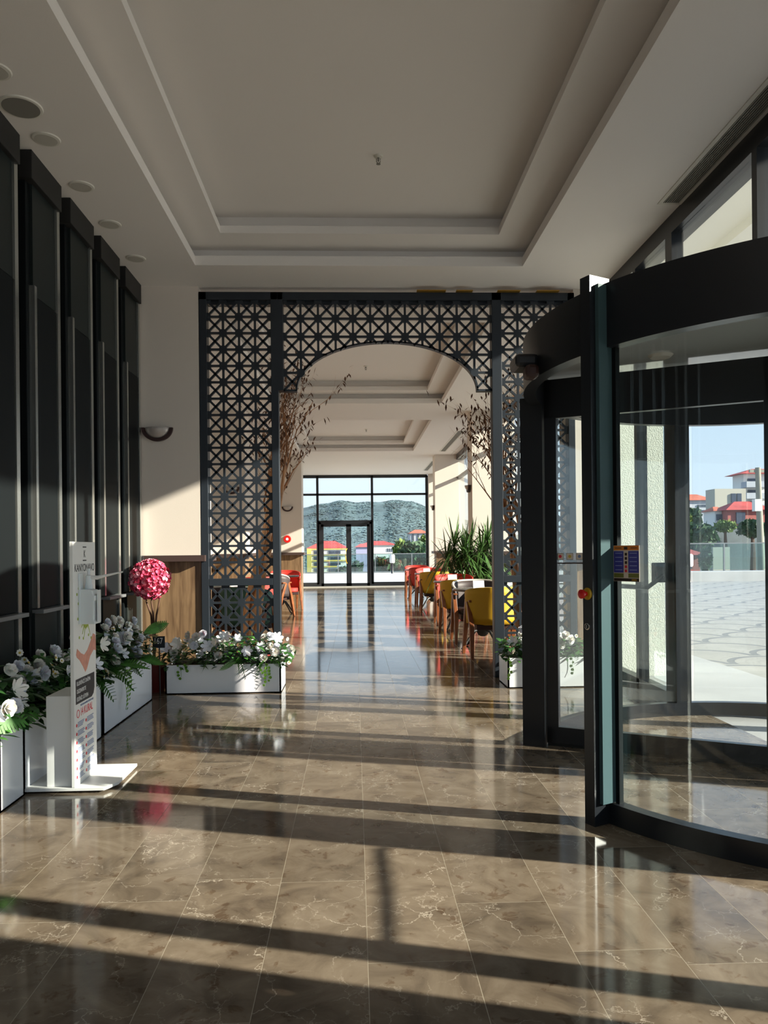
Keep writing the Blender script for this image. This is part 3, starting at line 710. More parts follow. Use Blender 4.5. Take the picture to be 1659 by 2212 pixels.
# push bar on the far jamb
pbm = MB(); 
pb_ = MB().box(-.22, -.10, 1.60, 1.68, .98, 1.13).build('push_bar_box', 'slate', rd, bevel=.01)
MB().tube([(-.16, 1.60, 1.03), (-.30, 1.55, .945), (-.62, 1.50, .97), (-.70, 1.50, 1.0)], .018, 8).build('push_bar', 'slate', pb_, smooth=True)
# poster and switches
def onarc(a, r, z): return (DC[0]+r*math.cos(math.radians(a)), DC[1]+r*math.sin(math.radians(a)), z)
ps = thing('safety_poster', 'orange and blue safety poster stuck on the curved glass', 'poster', onarc(aA+3.6, 1.50, 1.08))
def pp(a0, a1, z0, z1, m, name, r=1.500, parent=ps):
    q = MB().arc((DC[0]-parent_off.x, DC[1]-parent_off.y), r, r+.001, a0, a1, z0-1.08, z1-1.08, 8); return q.build(name, m, parent)
parent_off = Vector(onarc(aA+3.6, 1.50, 1.08))
q0, q1 = aA+1.2, aA+6.6
pp(q0, q1, 1.098, 1.258, 'cream2', 'backing')
hd = pp(q0+.1, q1-.1, 1.237, 1.257, 'orange', 'header', 1.5010)
tr_ = pp(q0+2.35, q0+3.05, 1.240, 1.252, 'darkprint', 'warning_triangle', 1.5018)
pp(q0+.4, q0+1.8, 1.245, 1.248, 'darkprint', 'header_line', 1.5018); pp(q0+3.7, q0+5, 1.245, 1.248, 'darkprint', 'header_line', 1.5018)
pp(q0+.1, q0+2.2, 1.137, 1.233, 'blue', 'blue_panel', 1.5010); pp(q0+3.2, q1-.1, 1.137, 1.233, 'blue', 'blue_panel', 1.5010)
pp(q0+.1, q0+2.2, 1.115, 1.134, 'olive', 'olive_panel', 1.5010); pp(q0+3.2, q1-.1, 1.115, 1.134, 'olive', 'olive_panel', 1.5010)
pp(q0+.1, q1-.1, 1.099, 1.112, 'darkprint', 'footer', 1.5010); pp(q0+3.9, q1-.5, 1.102, 1.109, 'gold', 'footer_mark', 1.5018)
for k in range(5):
    z = 1.225-k*.0185
    pp(q0+.45, q0+1.95, z-.003, z, 'bluel', 'text_line', 1.5018); pp(q0+3.5, q1-.45, z-.003, z, 'bluel', 'text_line', 1.5018)
    pp(q0+2.5, q0+2.95, z-.012, z, 'redink' if k > 2 else 'apron', 'pictogram', 1.5018)
PN = Vector((math.cos(math.radians(aA-.7)), math.sin(math.radians(aA-.7)), 0)); 
es = thing('emergency_stop', 'red mushroom button on a yellow collar on the door post', 'button', onarc(aA-.7, 1.61, 1.042))
es.rotation_euler = (0, 0, math.radians(aA-.7))
MB().lathe([(.026, -.004), (.028, .003), (.024, .010)], axis='x').build('collar', 'yelp', es, smooth=True)
MB().lathe([(.011, .008), (.011, .028), (.020, .030), (.021, .040), (.014, .047), (.0, .049)], axis='x', cap=False).build('push_button', 'redp', es, smooth=True)
ks = thing('key_switch', 'round metal key switch on the door post below the red button', 'switch', onarc(aA-.7, 1.61, .895))
ks.rotation_euler = (0, 0, math.radians(aA-.7))
MB().lathe([(.016, -.003), (.016, .006), (.012, .008)], axis='x').build('ring', 'steel', ks, smooth=True)
MB().lathe([(.011, .006), (.011, .009)], axis='x').build('lock', 'iron', ks); MB().box(.009, .0098, -.002, .002, -.007, .007).build('key_slot', 'steel', ks)

# ================================================================== CEILING FITTINGS
dl = thing('downlight', 'round recessed downlight nearest the plastered pier', 'ceiling light', (-1.86, 6.698, ZC), group='round downlights over the left fins')
MB().lathe([(.085, .0), (.080, -.006), (.068, -.008)], seg=32).build('rim', 'trimw', dl, smooth=True)
MB().lathe([(.066, -.0095), (.066, -.006)], seg=32).build('diffuser', 'lampd', dl)
for y, lb in ((6.001, 'second'), (5.382, 'third'), (4.772, 'fourth'), (4.10, 'fifth')):
    dup(dl, (-1.86, y, ZC), 0, 'round recessed downlight, %s from the plastered pier' % lb)
spk = thing('ceiling_speaker', 'large round grey ceiling speaker between two downlights', 'speaker', (-1.865, 4.43, ZC))
MB().lathe([(.118, 0), (.114, -.007), (.102, -.009)], seg=36).build('rim', 'trimw', spk, smooth=True)
MB().lathe([(.101, -.010), (.101, -.004)], seg=36).build('grille', 'gridd', spk)
def sprinkler(x, y, z, lab):
    s = thing('sprinkler', lab, 'sprinkler', (x, y, z), group='ceiling sprinklers')
    MB().lathe([(.035, 0), (.030, -.010), (.012, -.014)], seg=16).build('cover', 'trimw', s)
    b = MB().lathe([(.008, -.012), (.007, -.04)], seg=8); b.tube([(-.014, 0, -.02), (-.014, 0, -.045), (0, 0, -.055), (.014, 0, -.045), (.014, 0, -.02)], .003, 6); b.lathe([(.016, -.058), (.016, -.061)], seg=12); b.build('nozzle', 'gridd', s)
sprinkler(.2, 5.6, ZC+.34, 'small sprinkler in the nearest ceiling tray'); sprinkler(.2, 12.0, ZC+.34, 'small sprinkler in the second ceiling tray'); sprinkler(.3, 18.3, ZC+.34, 'small sprinkler in the farthest ceiling tray')
def diffuser(x0, x1, y0, y1, lab):
    d = thing('air_vent', lab, 'vent', ((x0+x1)/2, (y0+y1)/2, ZC), group='slotted vents along the right windows')
    w, l = (x1-x0)/2, (y1-y0)/2
    f = MB().box(-w-.03, w+.03, -l-.03, -l, -.006, 0); f.box(-w-.03, w+.03, l, l+.03, -.006, 0); f.box(-w-.03, -w, -l, l, -.006, 0); f.box(w, w+.03, -l, l, -.006, 0); f.build('frame', 'trimw', d)
    MB().box(-w, w, -l, l, -.0015, .0).build('backing', 'ventd', d)
    n = 8
    s = MB()
    for i in range(n): a = -w+(2*w)*(i+.5)/n; s.box(a-w/n*.42, a+w/n*.42, -l, l, -.007, -.002)
    s.build('slats', 'vent', d)
    return d
diffuser(2.285, 2.405, .6, 5.56, 'long slotted vent above the revolving door')
diffuser(2.24, 2.36, 16.4, 19.8, 'slotted vent beyond the middle pier'); diffuser(2.24, 2.36, 22.0, 24.6, 'slotted vent nearest the far windows')
MB
# sconces
def sconce(x, y, z, rz, lab):
    s = thing('wall_sconce', lab, 'wall lamp', (x, y, z), rz, group='half bowl wall sconces')
    q = MB(); n = 16; m_ = 8                      # half bowl: face toward local -y
    for i in range(m_+1):
        ph = PI/2*i/m_; r = .125*math.cos(ph); z_ = -.105*math.sin(ph)
        for j in range(n+1): a = PI+PI*j/n; q.v.append((r*math.cos(a), r*math.sin(a)*.8, z_))
    for i in range(m_):
        for j in range(n): a = i*(n+1)+j; q.f.append((a, a+1, a+n+2, a+n+1))
    q.build('glass_bowl', 'bowl', s, smooth=True, solid=.004)
    b = MB(); k = 20
    for i in range(k):
        a0, a1 = PI+PI*i/k, PI+PI*(i+1)/k
        b.prism([(r*math.cos(a), r2*math.sin(a)) for a, r, r2 in ((a0, .118, .100), (a1, .118, .100), (a1, .148, .130), (a0, .148, .130))], 1, -.055, -.0)
    b.build('bracket', 'apron', s, smooth=False)
sconce(-1.865, 7.42, 2.43, 0, 'brown rimmed half bowl sconce on the pier left of the screen')
sconce(-1.75, 20.2, 2.40, 0, 'half bowl sconce on the far left cafe pier')
sconce(-2.2, 13.9, 2.4, 0, 'half bowl sconce on the left cafe wall seen through the lattice')
sconce(2.16, 14.27, 2.43, -PI/2, 'half bowl sconce on the inner face of the middle right pier')
sconce(2.16, 20.78, 2.43, -PI/2, 'half bowl sconce on the far right pier')
cp = thing('fire_call_point', 'small red round fire call point on the far left pier', 'alarm', (-1.76, 20.2, 1.55))
MB().lathe([(.09, -.05), (.10, -.03), (.10, 0)], axis='y').build('housing', 'redp', cp, smooth=True); MB().lathe([(.035, -.055), (.035, -.05)], axis='y').build('lens', 'paper', cp)

# ================================================================== FLOWERS
def proto(mb, name, m, **k):
    o = mb.build(name, m, **k); COL.objects.unlink(o); return o
def petal_ring(q, n, r, w, lift, z0, cup=.3, off=0):
    for i in range(n):
        a = 2*PI*i/n+off; d = Vector((math.cos(a), math.sin(a), 0)); s = Vector((-math.sin(a), math.cos(a), 0))
        b = Vector((0, 0, z0))
        pts = []
        for t, ww in ((.05, .25), (.4, .9), (.75, 1), (1, .35)):
            c = b+d*r*t+Vector((0, 0, lift*t+cup*r*t*t)); pts.append((c-s*w*ww, c+s*w*ww))
        for (a1, b1), (a2, b2) in zip(pts, pts[1:]): q.quad(a1, b1, b2, a2)
    return q
rose = MB()
for k, (n, r, w, l, z) in enumerate(((3, .012, .012, .028, .012), (4, .020, .016, .028, .008), (5, .030, .020, .022, .004), (6, .040, .023, .012, 0))): petal_ring(rose, n, r, w, l, z, .25, k*.6)
lily = petal_ring(MB(), 6, .050, .0155, .030, 0, .10)
ROSE = [proto(rose, 'rose', 'petal', smooth=True), proto(MB().__class__(), 'x', 'petal') if 0 else None]
rose2 = MB(); rose2.v = list(rose.v); rose2.f = list(rose.f); ROSE[1] = proto(rose2, 'rose', 'petalb', smooth=True)
LILY = [proto(lily, 'lily', 'petal', smooth=True)]; l2 = MB(); l2.v = list(lily.v); l2.f = list(lily.f); LILY.append(proto(l2, 'lily', 'petalb', smooth=True))
dz_ = petal_ring(MB(), 8, .018, .006, .003, 0, .1); DAISY = proto(dz_, 'daisy', 'petal')
dc = MB().lathe([(.006, .0), (.006, .004), (.003, .007)], seg=8); DCENT = proto(dc, 'flower_centre', 'cent')
def leafq(q, p, d, L_, w, droop=.3, nseg=4):
    d = Vector(d).normalized(); s = d.cross(Vector((0, 0, 1)))
    s = s.normalized() if s.length > .01 else Vector((1, 0, 0)); prev = None
    for i in range(nseg+1):
        t = i/nseg; c = Vector(p)+d*L_*t-Vector((0, 0, droop*L_*t*t)); ww = w*math.sin(PI*min(1, t*.92+.08))**.7*(1 if t < 1 else .1)
        cur = (c-s*ww, c+s*ww)
        if prev: q.quad(prev[0], prev[1], cur[1], cur[0])
        prev = cur
def fern(q, p, d, L_, w, n=11, droop=.4, roll=None):
    d = Vector(d).normalized(); s = d.cross(Vector((0, 0, 1))); s = s.normalized() if s.length > .01 else Vector((1, 0, 0))
    roll = random.uniform(.5, 1.1) if roll is None else roll; s = Matrix.Rotation(roll, 3, d) @ s
    for i in range(n):
        t = (i+.5)/n; c = Vector(p)+d*L_*t-Vector((0, 0, droop*L_*t*t)); ww = w*math.sin(PI*(.12+.80*t)); h = L_/n*1.15
        for sg in (-1, 1):
            tip = c+s*sg*ww+d*h*1.3-Vector((0, 0, ww*.25)); q.quad(c-d*h*.5, c+d*h*.5, tip+d*h*.3, tip-d*h*.3)
    leafq(q, p, d, L_, .004, droop, 6)
def arrangement(label, x0, x1, y0, y1, z0, zt, nr, nl, nd, face, nfern, nvine, seed, ferns=(), vines=()):
    """face: direction (x,y) toward the viewer side; fronds and vines hang there"""
    random.seed(seed); cx, cy = (x0+x1)/2, (y0+y1)/2
    t = thing('flower_arrangement', label, 'flowers', (cx, cy, z0)); hx, hy = (x1-x0)/2, (y1-y0)/2; H = zt-z0
    fx, fy = face; F = Vector((fx, fy, 0))
    q = MB()
    def pt(zlo=0.0, zhi=1.0, spread=1.1):
        u, v = random.uniform(-1, 1), random.uniform(-1, 1); hmax = H*(1-.35*abs(u if hx > hy else v)**2.5)*(1-.25*abs(v if hx > hy else u))
        return Vector((u*hx*spread, v*hy*spread, hmax*random.uniform(zlo, zhi)))
    nlv = int(640*max(hx, hy, .28)/.55)
    for i in range(nlv):
        p = pt(-.05, .82); a = random.uniform(0, 2*PI)
        leafq(q, p, (math.cos(a)+fx*.5, math.sin(a)+fy*.5, random.uniform(-.2, .7)), random.uniform(.05, .12), random.uniform(.013, .025), random.uniform(.1, .6), 3)
    q.build('foliage', 'leafd', t)
    q = MB()
    for i in range(int(nlv*.28)):
        p = pt(0, .9); a = random.uniform(0, 2*PI)
        leafq(q, p, (math.cos(a)+fx, math.sin(a)+fy, random.uniform(-.3, .7)), random.uniform(.035, .07), random.uniform(.012, .02), random.uniform(.1, .6), 3)
    o = q.build('light_foliage', 'leaf', t)
    def put(pr, p, s, tilt):
        c = pr.copy(); COL.objects.link(c); c.parent = t; c.location = p; c.scale = (s, s, s)
        n = (F*.9+Vector((p.x/max(hx, .1)*.35, p.y/max(hy, .1)*.35, tilt))+Vector((random.gauss(0, .35), random.gauss(0, .35), random.gauss(0, .25)))).normalized()
        c.rotation_euler = n.to_track_quat('Z', 'Y').to_euler(); return c
    for i in range(nr): put(random.choice(ROSE), pt(.30, 1.0)+F*.02, random.uniform(.85, 1.2), .5)
    for i in range(nl): put(random.choice(LILY), pt(.25, 1.05)+F*.02, random.uniform(.8, 1.15), .4)
    k = 0
    while k < nd:
        c = pt(.10, .95)+F*.03
        for j in range(3):
            d = put(DAISY, c+Vector((random.gauss(0, .025), random.gauss(0, .025), random.gauss(0, .02))), random.uniform(.8, 1.4), .3); k += 1
            e2 = DCENT.copy(); COL.objects.link(e2); e2.parent = d
    for i in range(nfern):
        q = MB(); u = random.uniform(-.9, .9); p = Vector((u*hx if hx > hy else fx*hx*.9, u*hy if hy > hx else fy*hy*.9, random.uniform(.02, .08)))
        side = Vector((-fy, fx, 0))*random.uniform(-.8, .8)
        fern(q, p, F+side+Vector((0, 0, random.uniform(.0, .35))), random.uniform(.16, .26), .045, droop=random.uniform(.4, .8)); q.build('fern_frond', 'fern', t)
    for p, d, L_, w_ in ferns:
        q = MB(); fern(q, Vector(p)-Vector((cx, cy, z0)), d, L_, w_, 15, .12, 1.0); q.build('fern_frond', 'fern', t)
    vl = list(vines)
    for i in range(nvine):
        u = random.uniform(-.9, .9); vl.append((u, random.uniform(.10, .20)))
    for u, L_ in vl:
        q = MB(); p = Vector((u*hx if hx > hy else fx*(hx+.02), u*hy if hy > hx else fy*(hy+.02), .03)); pts = [p-F*.05, p+F*.012+Vector((0, 0, .0))]
        for j in range(1, 5): pts.append(p+F*.015+Vector((random.gauss(0, .006), random.gauss(0, .006), -L_*j/4)))
        q.tube(pts, .0015, 4); nn = max(4, int(L_/.028))
        for j in range(nn):
            c = p+F*.022+Vector((0, 0, -L_*(j+.6)/nn))+Vector((fy, fx, 0))*random.uniform(-.02, .02); r = random.uniform(.010, .015); s_ = Vector((-fy, fx, 0))
            ring = [c+s_*r*math.cos(a)+Vector((0, 0, r*math.sin(a)))+F*.004*math.sin(a) for a in [PI*2*m/8 for m in range(8)]]
            n = len(q.v); q.v += [tuple(v) for v in ring]; q.f.append(tuple(range(n, n+8)))
        q.build('trailing_vine', 'leafl', t)
    return t
def planter(label, x0, x1, y0, y1, h):
    t = thing('planter_box', label, 'planter', ((x0+x1)/2, (y0+y1)/2, 0)); a, b = (x1-x0)/2, (y1-y0)/2; w = .014
    q = MB().box(-a, a, -b, -b+w, 0, h); q.box(-a, a, b-w, b, 0, h); q.box(-a, -a+w, -b, b, 0, h); q.box(a-w, a, -b, b, 0, h); q.box(-a, a, -b, b, 0, .01); q.build('box', 'white', t)
    MB().box(-a+w, a-w, -b+w, b-w, .01, h-.03).build('soil', 'soil', t)
planter('long low white planter box in front of the left half of the screen', -1.67, -.66, 6.80, 7.24, .255)
planter('low white planter box at the foot of the right screen, behind the door jamb', 1.355, 2.10, 6.82, 7.24, .27)
planter('tall white planter box nearest the camera on the left', -2.0, -1.715, 3.76, 4.035, .385)
planter('tall white planter box behind the sanitiser stand', -2.0, -1.72, 4.045, 5.26, .385)
planter('tall white planter box nearest the screen on the left', -2.0, -1.725, 5.32, 6.58, .385)
arrangement('white roses and lilies over green leaves in the long low planter', -1.67, -.64, 6.82, 7.22, .24, .54, 26, 20, 36, (0, -1), 4, 0, 11, vines=[(-.74, .14), (-.62, .07), (.62, .10), (.70, .21), (.76, .17)],
            ferns=[((-1.30, 6.86, .30), (-.1, -1, -.3), .20, .05), ((-1.02, 6.86, .30), (-.6, -1, -.1), .26, .05)])
arrangement('white flowers over dark leaves in the low planter behind the door jamb', 1.36, 2.08, 6.84, 7.2, .25, .52, 12, 10, 21, (-.15, -1), 2, 1, 12, vines=[(-.97, .2), (-.35, .22)])
arrangement('white flowers and long fern fronds in the nearest tall planter', -2.0, -1.70, 3.74, 4.03, .37, .74, 12, 8, 18, (.8, -.6), 2, 0, 13, vines=[(-.2, .26), (-.8, .22)],
            ferns=[((-1.84, 3.70, .47), (.42, 1, -.02), .42, .075), ((-1.80, 3.66, .49), (.7, .6, -.1), .24, .07)])
arrangement('white flowers in the tall planter behind the sanitiser stand', -2.0, -1.71, 4.1, 5.25, .37, .72, 22, 14, 36, (1, -.1), 3, 3, 14)
arrangement('big bunch of white roses, lilies and ferns in the tall planter near the screen', -2.0, -1.71, 5.35, 6.55, .37, .75, 30, 16, 48, (1, -.2), 5, 1, 15, vines=[(-.45, .30), (-.35, .24)],
            ferns=[((-1.74, 6.4, .58), (.5, .6, .35), .24, .05)])

# small printed card and pots
c = thing('price_card', 'small framed card with pale lettering beside the last tall planter', 'sign', (-1.70, 6.72, .42))
MB().box(-.05, .05, -.006, .006, 0, .10).build('card', 'slate', c); text('167', .075, 'lettering', 'paper', c, (-.045, -.0075, .035), (PI/2, 0, 0), xs=.7)
MB().tube([(0, .01, 0), (0, .02, -.418)], .006).build('stake', 'iron', c)
tp = thing('topiary_ball', 'round pink flower ball on a thin twisted stem in a dark red pot', 'potted plant', (-1.81, 6.98, 0))
MB().lathe([(.085, 0), (.10, .04), (.115, .20), (.12, .24), (.105, .25), (.10, .22)], seg=28).build('pot', 'pot', tp, smooth=True)
q = MB()
for k, (dx, dy) in enumerate(((.012, 0), (-.012, .008), (0, -.012))):
    q.tube([(dx, dy, .2), (-dx*.5, dy+.01, .4), (dx, -dy, .55), (dx*2, dy, .68), (dx*5-.01, dy*3, .80), (dx*6, dy*4, .9)], [.012, .011, .010, .009, .007, .005], 7)
q.build('stem', 'stem', tp, smooth=True)
tpc = Vector((-.03, 0, 1.005)); R_ = .166
random.seed(5)
MB().lathe([(.01, -R_*.82), (R_*.5, -R_*.68), (R_*.82, 0), (R_*.5, R_*.68), (.01, R_*.82)], tuple(tpc), 16).build('core', 'pink', tp, smooth=True)
fl = petal_ring(MB(), 5, .016, .010, .006, 0, .3)
P1 = MB(); P2 = MB()
for i in range(620):
    v = Vector((random.gauss(0, 1), random.gauss(0, 1), random.gauss(0, 1))).normalized(); rr = R_*random.uniform(.86, 1.06)
    mt_ = Matrix.Translation(tpc+v*rr) @ (v+Vector((random.gauss(0, .3), random.gauss(0, .3), random.gauss(0, .3)))).to_track_quat('Z', 'Y').to_matrix().to_4x4() @ Matrix.Scale(random.uniform(.8, 1.4), 4)
    q = P2 if random.random() < .38 else P1; n = len(q.v); q.v += [tuple(mt_ @ Vector(x)) for x in fl.v]; q.f += [tuple(n+k for k in f_) for f_ in fl.f]
P1.build('blossoms', 'pink', tp); P2.build('pale_blossoms', 'pinkl', tp)

# ================================================================== SANITISER STAND
ss = thing('sanitiser_stand', 'white hand sanitiser stand with printed board and pump bottle', 'stand', (-1.47, 4.17, 0))
bp = MB(); bp.prism([(-.27, -.12), (.155, -.12), (.20, -.02), (.20, .33), (-.27, .33)], 2, .012, .028); bp.build('base_plate', 'whitem', ss, bevel=.002)
tx = MB()
tx.box(-.012, .008, -.12, .22, .028, 1.308)
tx.build('board', 'whitem', ss, bevel=.003)
MB().box(-.15, -.014, -.09, .19, .028, .50).build('support_box', 'whitem', ss, bevel=.003)
RX = (PI/2, 0, PI/2)
XB = .0086
def T_(s, size, y, z, m, xs=1, name='lettering', align='LEFT', x=XB): return text(s, size, name, m, ss, (x, y, z), RX, align, xs)
T_('KANYONAVO', .058, .05, 1.150, 'ink', .82, 'logo_lettering', 'CENTER'); T_('K', .055, .05, 1.225, 'ink', .7, 'logo_letter', 'CENTER')
lg = MB()
for y, z, w in ((.05, 1.277, .026), (.05, 1.205, .026), (-.0, 1.120, .022), (.11, 1.120, .022)): lg.box(XB-.0006, XB+.0006, y-w, y+w, z, z+.006)
lg.build('logo_bars', 'ink', ss)
# printed splash
q = MB(); random.seed(3)
for i in range(22):
    a = -PI*.95+PI*1.9*i/21; r = random.uniform(.07, .13); c_ = (.06, .93)
    y1, z1 = c_[0]+math.cos(a)*.055, c_[1]+math.sin(a)*.085; y2, z2 = c_[0]+math.cos(a)*r, c_[1]+math.sin(a)*r*1.3
    q.tube([(XB, y1, z1), (XB, y2, z2)], [.003, .0012], 5)
for y, z in ((-.05, .98), (-.07, 1.03), (-.06, .90), (-.045, 1.06), (-.04, .80), (.02, .79), (.10, .80), (.14, .78)): q.lathe([(.008, -.0006), (.008, .0006)], (XB, y, z), 8, 'x')
q.prism([(.06-.06*math.cos(a), .93+.09*math.sin(a)) for a in [2*PI*i/20 for i in range(20)]], 0, XB-.0006, XB+.0004)
q.build('splash_print', 'greenink', ss)
hp = [(-.09, .715), (-.075, .745), (-.02, .715), (.03, .70), (.08, .72), (.13, .76), (.17, .80), (.205, .79), (.215, .75), (.215, .70), (.18, .71), (.12, .68), (.07, .62), (.045, .605), (.01, .64), (-.04, .68), (-.08, .70)]
MB().prism(hp, 0, XB-.0006, XB+.0005).build('printed_hand', 'skin', ss)
MB().prism([(-.10, .455), (.14, .455), (.17, .47), (.185, .50), (.185, .585), (-.10, .585)], 0, XB-.0006, XB+.0006).build('black_text_panel', 'ink', ss)
for i, s in enumerate(('ELLERİNİZİ DAİMA', 'DEZENFEKTE', 'EDİNİZ LÜTFEN')): T_(s, .030, -.088, .551-i*.041, 'paper', .78, 'panel_lettering', x=XB+.0008)
T_('14 KURAL', .060, -.035, .385, 'redink', .72, 'heading_lettering'); T_('YENİ KORONAVİRÜS RİSKİNE KARŞI', .014, -.035, .436, 'blueink', .85, 'small_heading')
q = MB()
for i in range(16): a0, a1 = 2*PI*i/16, 2*PI*(i+1)/16; q.prism([(-.068+r*math.cos(a), .402+r*math.sin(a)) for a, r in ((a0, .018), (a1, .018), (a1, .022), (a0, .022))], 0, XB-.0006, XB+.0006)
q.build('ministry_ring', 'redink', ss)
q = MB(); q2 = MB()
for k in range(7):
    z = .355-k*.045
    for y0 in (-.075, .065):
        for j in range(4): q.box(XB-.0005, XB+.0005, y0, y0+random.uniform(.07, .105), z-j*.0075, z-j*.0075+.0035)
        q2.lathe([(.009, -.0005), (.009, .0005)], (XB, y0-.016, z-.010), 10, 'x')
q.build('rule_text_lines', 'blueink', ss); q2.build('rule_icons', 'redink', ss)
bt = MB(); bt.prism([(.0, .87), (.092, .87), (.092, .885), (.086, .89), (.086, .99), (.092, .995), (.092, 1.02), (.084, 1.025), (.078, 1.05), (.05, 1.055), (.0, 1.055)], 1, -.045, .055)
br = bt.build('bottle', 'clear', ss, bevel=.006)
MB().lathe([(.020, 1.055), (.020, 1.075), (.016, 1.085), (.016, 1.125), (.008, 1.13), (.008, 1.165)], (.045, .005, 0), 16).build('pump', 'clear', br, smooth=True)
MB().tube([(.045, .005, 1.12), (.09, .005, 1.115), (.13, .005, 1.125), (.225, .005, 1.145)], [.011, .011, .007, .004], 8).build('lever', 'whitem', br, smooth=True)
MB().box(.008, .018, -.05, .06, .87, 1.14).build('holder', 'clear', ss, bevel=.003)
MB().box(.095, .10, -.02, .03, .88, 1.05).build('back_label', 'clear', br)

# ================================================================== CHAIRS AND TABLES
def make_chair(label, um, rim=None, group='tub chairs in the cafe'):
    t = thing('tub_chair', label, 'chair', (0, 0, 0), group=group)
    q = MB(); n = 28; hw = .29; k = 6              # backrest shell: open toward +y, back at -y
    for j in range(k+1):
        z = .44; fl_ = 1+.06*j/k
        for i in range(n+1):
            a = PI+PI*i/n + (0 if True else 0)
            a = math.radians(180-22)+math.radians(180+44)*i/n
            zz = z; edge = abs(i/n-.5)*2
            top = .81-.10*edge**3; z_ = .39+(top-.39)*j/k
            q.v.append((hw*fl_*math.cos(a), .25*fl_*math.sin(a)+.02, z_))
    for j in range(k):
        for i in range(n): a = j*(n+1)+i; q.f.append((a, a+1, a+n+2, a+n+1))
    bo = q.build('backrest', um, t, smooth=True, solid=.035)
    if rim:
        rp_ = [q.v[k*(n+1)+i] for i in range(n+1)]
        MB().tube([(x, y, z+.005) for x, y, z in rp_], .017, 8).build('top_rim', rim, t, smooth=True)
    c = MB(); pts = [(.255*math.copysign(abs(math.cos(a))**.7, math.cos(a)), .245*math.copysign(abs(math.sin(a))**.7, math.sin(a))+.03) for a in [2*PI*i/28 for i in range(28)]]
    c.prism(pts, 2, .375, .465); c.build('seat', um, t, bevel=.02, smooth=True)
    c = MB(); c.box(-.23, .23, -.18, .24, .32, .38); c.build('seat_frame', 'apron', t, bevel=.006)
    for sx in (-1, 1):
        for y0, y1 in ((.26, .06), (-.25, -.02)):
            q = MB(); x = sx*.285; w, d = .026, .034
            def sec(x, y, z, w, d): return [(x-w, y-d, z), (x+w, y-d, z), (x+w, y+d, z), (x-w, y+d, z)]
            s1 = sec(x+sx*.015, y0, 0, .017, .021); s2 = sec(x, (y0+y1)/2+(y0-y1)*.1, .36, w, d); s3 = sec(x+sx*.012, y1, .64, w*.8, d)
            q.v = s1+s2+s3
            for b in (0, 4):
                for i in range(4): j = (i+1) % 4; q.f.append((b+i, b+j, b+4+j, b+4+i))
            q.f += [(3, 2, 1, 0), (8, 9, 10, 11)]; q.build('leg', 'chairwood', t, bevel=.004)
        q = MB().box(sx*.285-.02, sx*.285+.03 if sx > 0 else sx*.285+.02, -.12, .16, .635, .66); q.build('armrest', 'chairwood', t, bevel=.006)
    return t
def make_table(label):
    t = thing('cafe_table', label, 'table', (0, 0, 0), group='round grey cafe tables')
    MB().lathe([(.36, .722), (.375, .73), (.375, .745), (.368, .75), (0, .75)], seg=40, cap=False).build('tabletop', 'tabletop', t, smooth=True)
    MB().lathe([(.10, .70), (.10, .722)], seg=16).build('top_plate', 'iron', t)
    MB().lathe([(.03, .70), (.028, .45), (.035, .36), (.075, .30), (.085, .22), (.06, .17), (.03, .15)], seg=20).build('pedestal', 'iron', t, smooth=True)
    for i in range(4):
        a = i*PI/2+.5; d = (math.cos(a), math.sin(a))
        MB().tube([(d[0]*.05, d[1]*.05, .24), (d[0]*.14, d[1]*.14, .22), (d[0]*.22, d[1]*.22, .13), (d[0]*.30, d[1]*.30, .03), (d[0]*.33, d[1]*.33, .014)], [.018, .016, .014, .013, .014], 8).build('foot', 'iron', t, smooth=True)
    return t
ch = {'yellow': make_chair('bright yellow tub chair closest to the camera, half behind the right screen post', 'yellow'),
      'red': make_chair('red tub chair facing the camera across the second table', 'red', 'red'),
      'dark': make_chair('dark tub chair with a pale rim facing the camera across the first table', 'dkchair', 'cream'),
      'green': make_chair('pale green tub chair by the window beside the first table', 'palegreen', 'palegreen'),
      'teal': make_chair('teal green tub chair behind the left lattice screen', 'green', 'green')}
tb = make_table('round grey cafe table closest to the right screen post')
def setat(o, x, y, rz): o.location = (x, y, 0); o.rotation_euler = (0, 0, rz)
setat(ch['yellow'], 1.60, 8.90, .05); setat(ch['dark'], 1.62, 10.32, PI); setat(tb, 1.60, 9.62, 0)
setat(ch['red'], 1.64, 12.75, PI); setat(ch['green'], 2.12, 9.75, PI/2); setat(ch['teal'], -1.30, 9.2, -.4)
dup(ch['yellow'], (1.57, 11.25, 0), .04, 'second yellow tub chair from the camera, back to the camera')
dup(ch['yellow'], (1.60, 15.25, 0), -.03, 'third and farthest yellow tub chair in the right row')
dup(ch['red'], (1.64, 16.9, 0), PI, 'red tub chair facing the camera across the third table')
dup(ch['red'], (1.60, 18.3, 0), .0, 'red tub chair with its back to the camera behind the farthest yellow chair')
dup(ch['red'], (1.62, 20.1, 0), PI, 'farthest red tub chair of the right row')
dup(ch['green'], (2.14, 11.35, 0), PI/2, 'pale green tub chair under the big yucca')
dup(ch['green'], (2.12, 16.6, 0), PI/2, 'pale green tub chair beyond the middle pier')
dup(tb, (1.60, 11.98, 0), .4, 'round grey cafe table, second from the camera on the right'); dup(tb, (1.62, 16.05, 0), .2, 'round grey cafe table, third from the camera on the right')
dup(tb, (1.62, 19.2, 0), .7, 'round grey cafe table, farthest on the right')
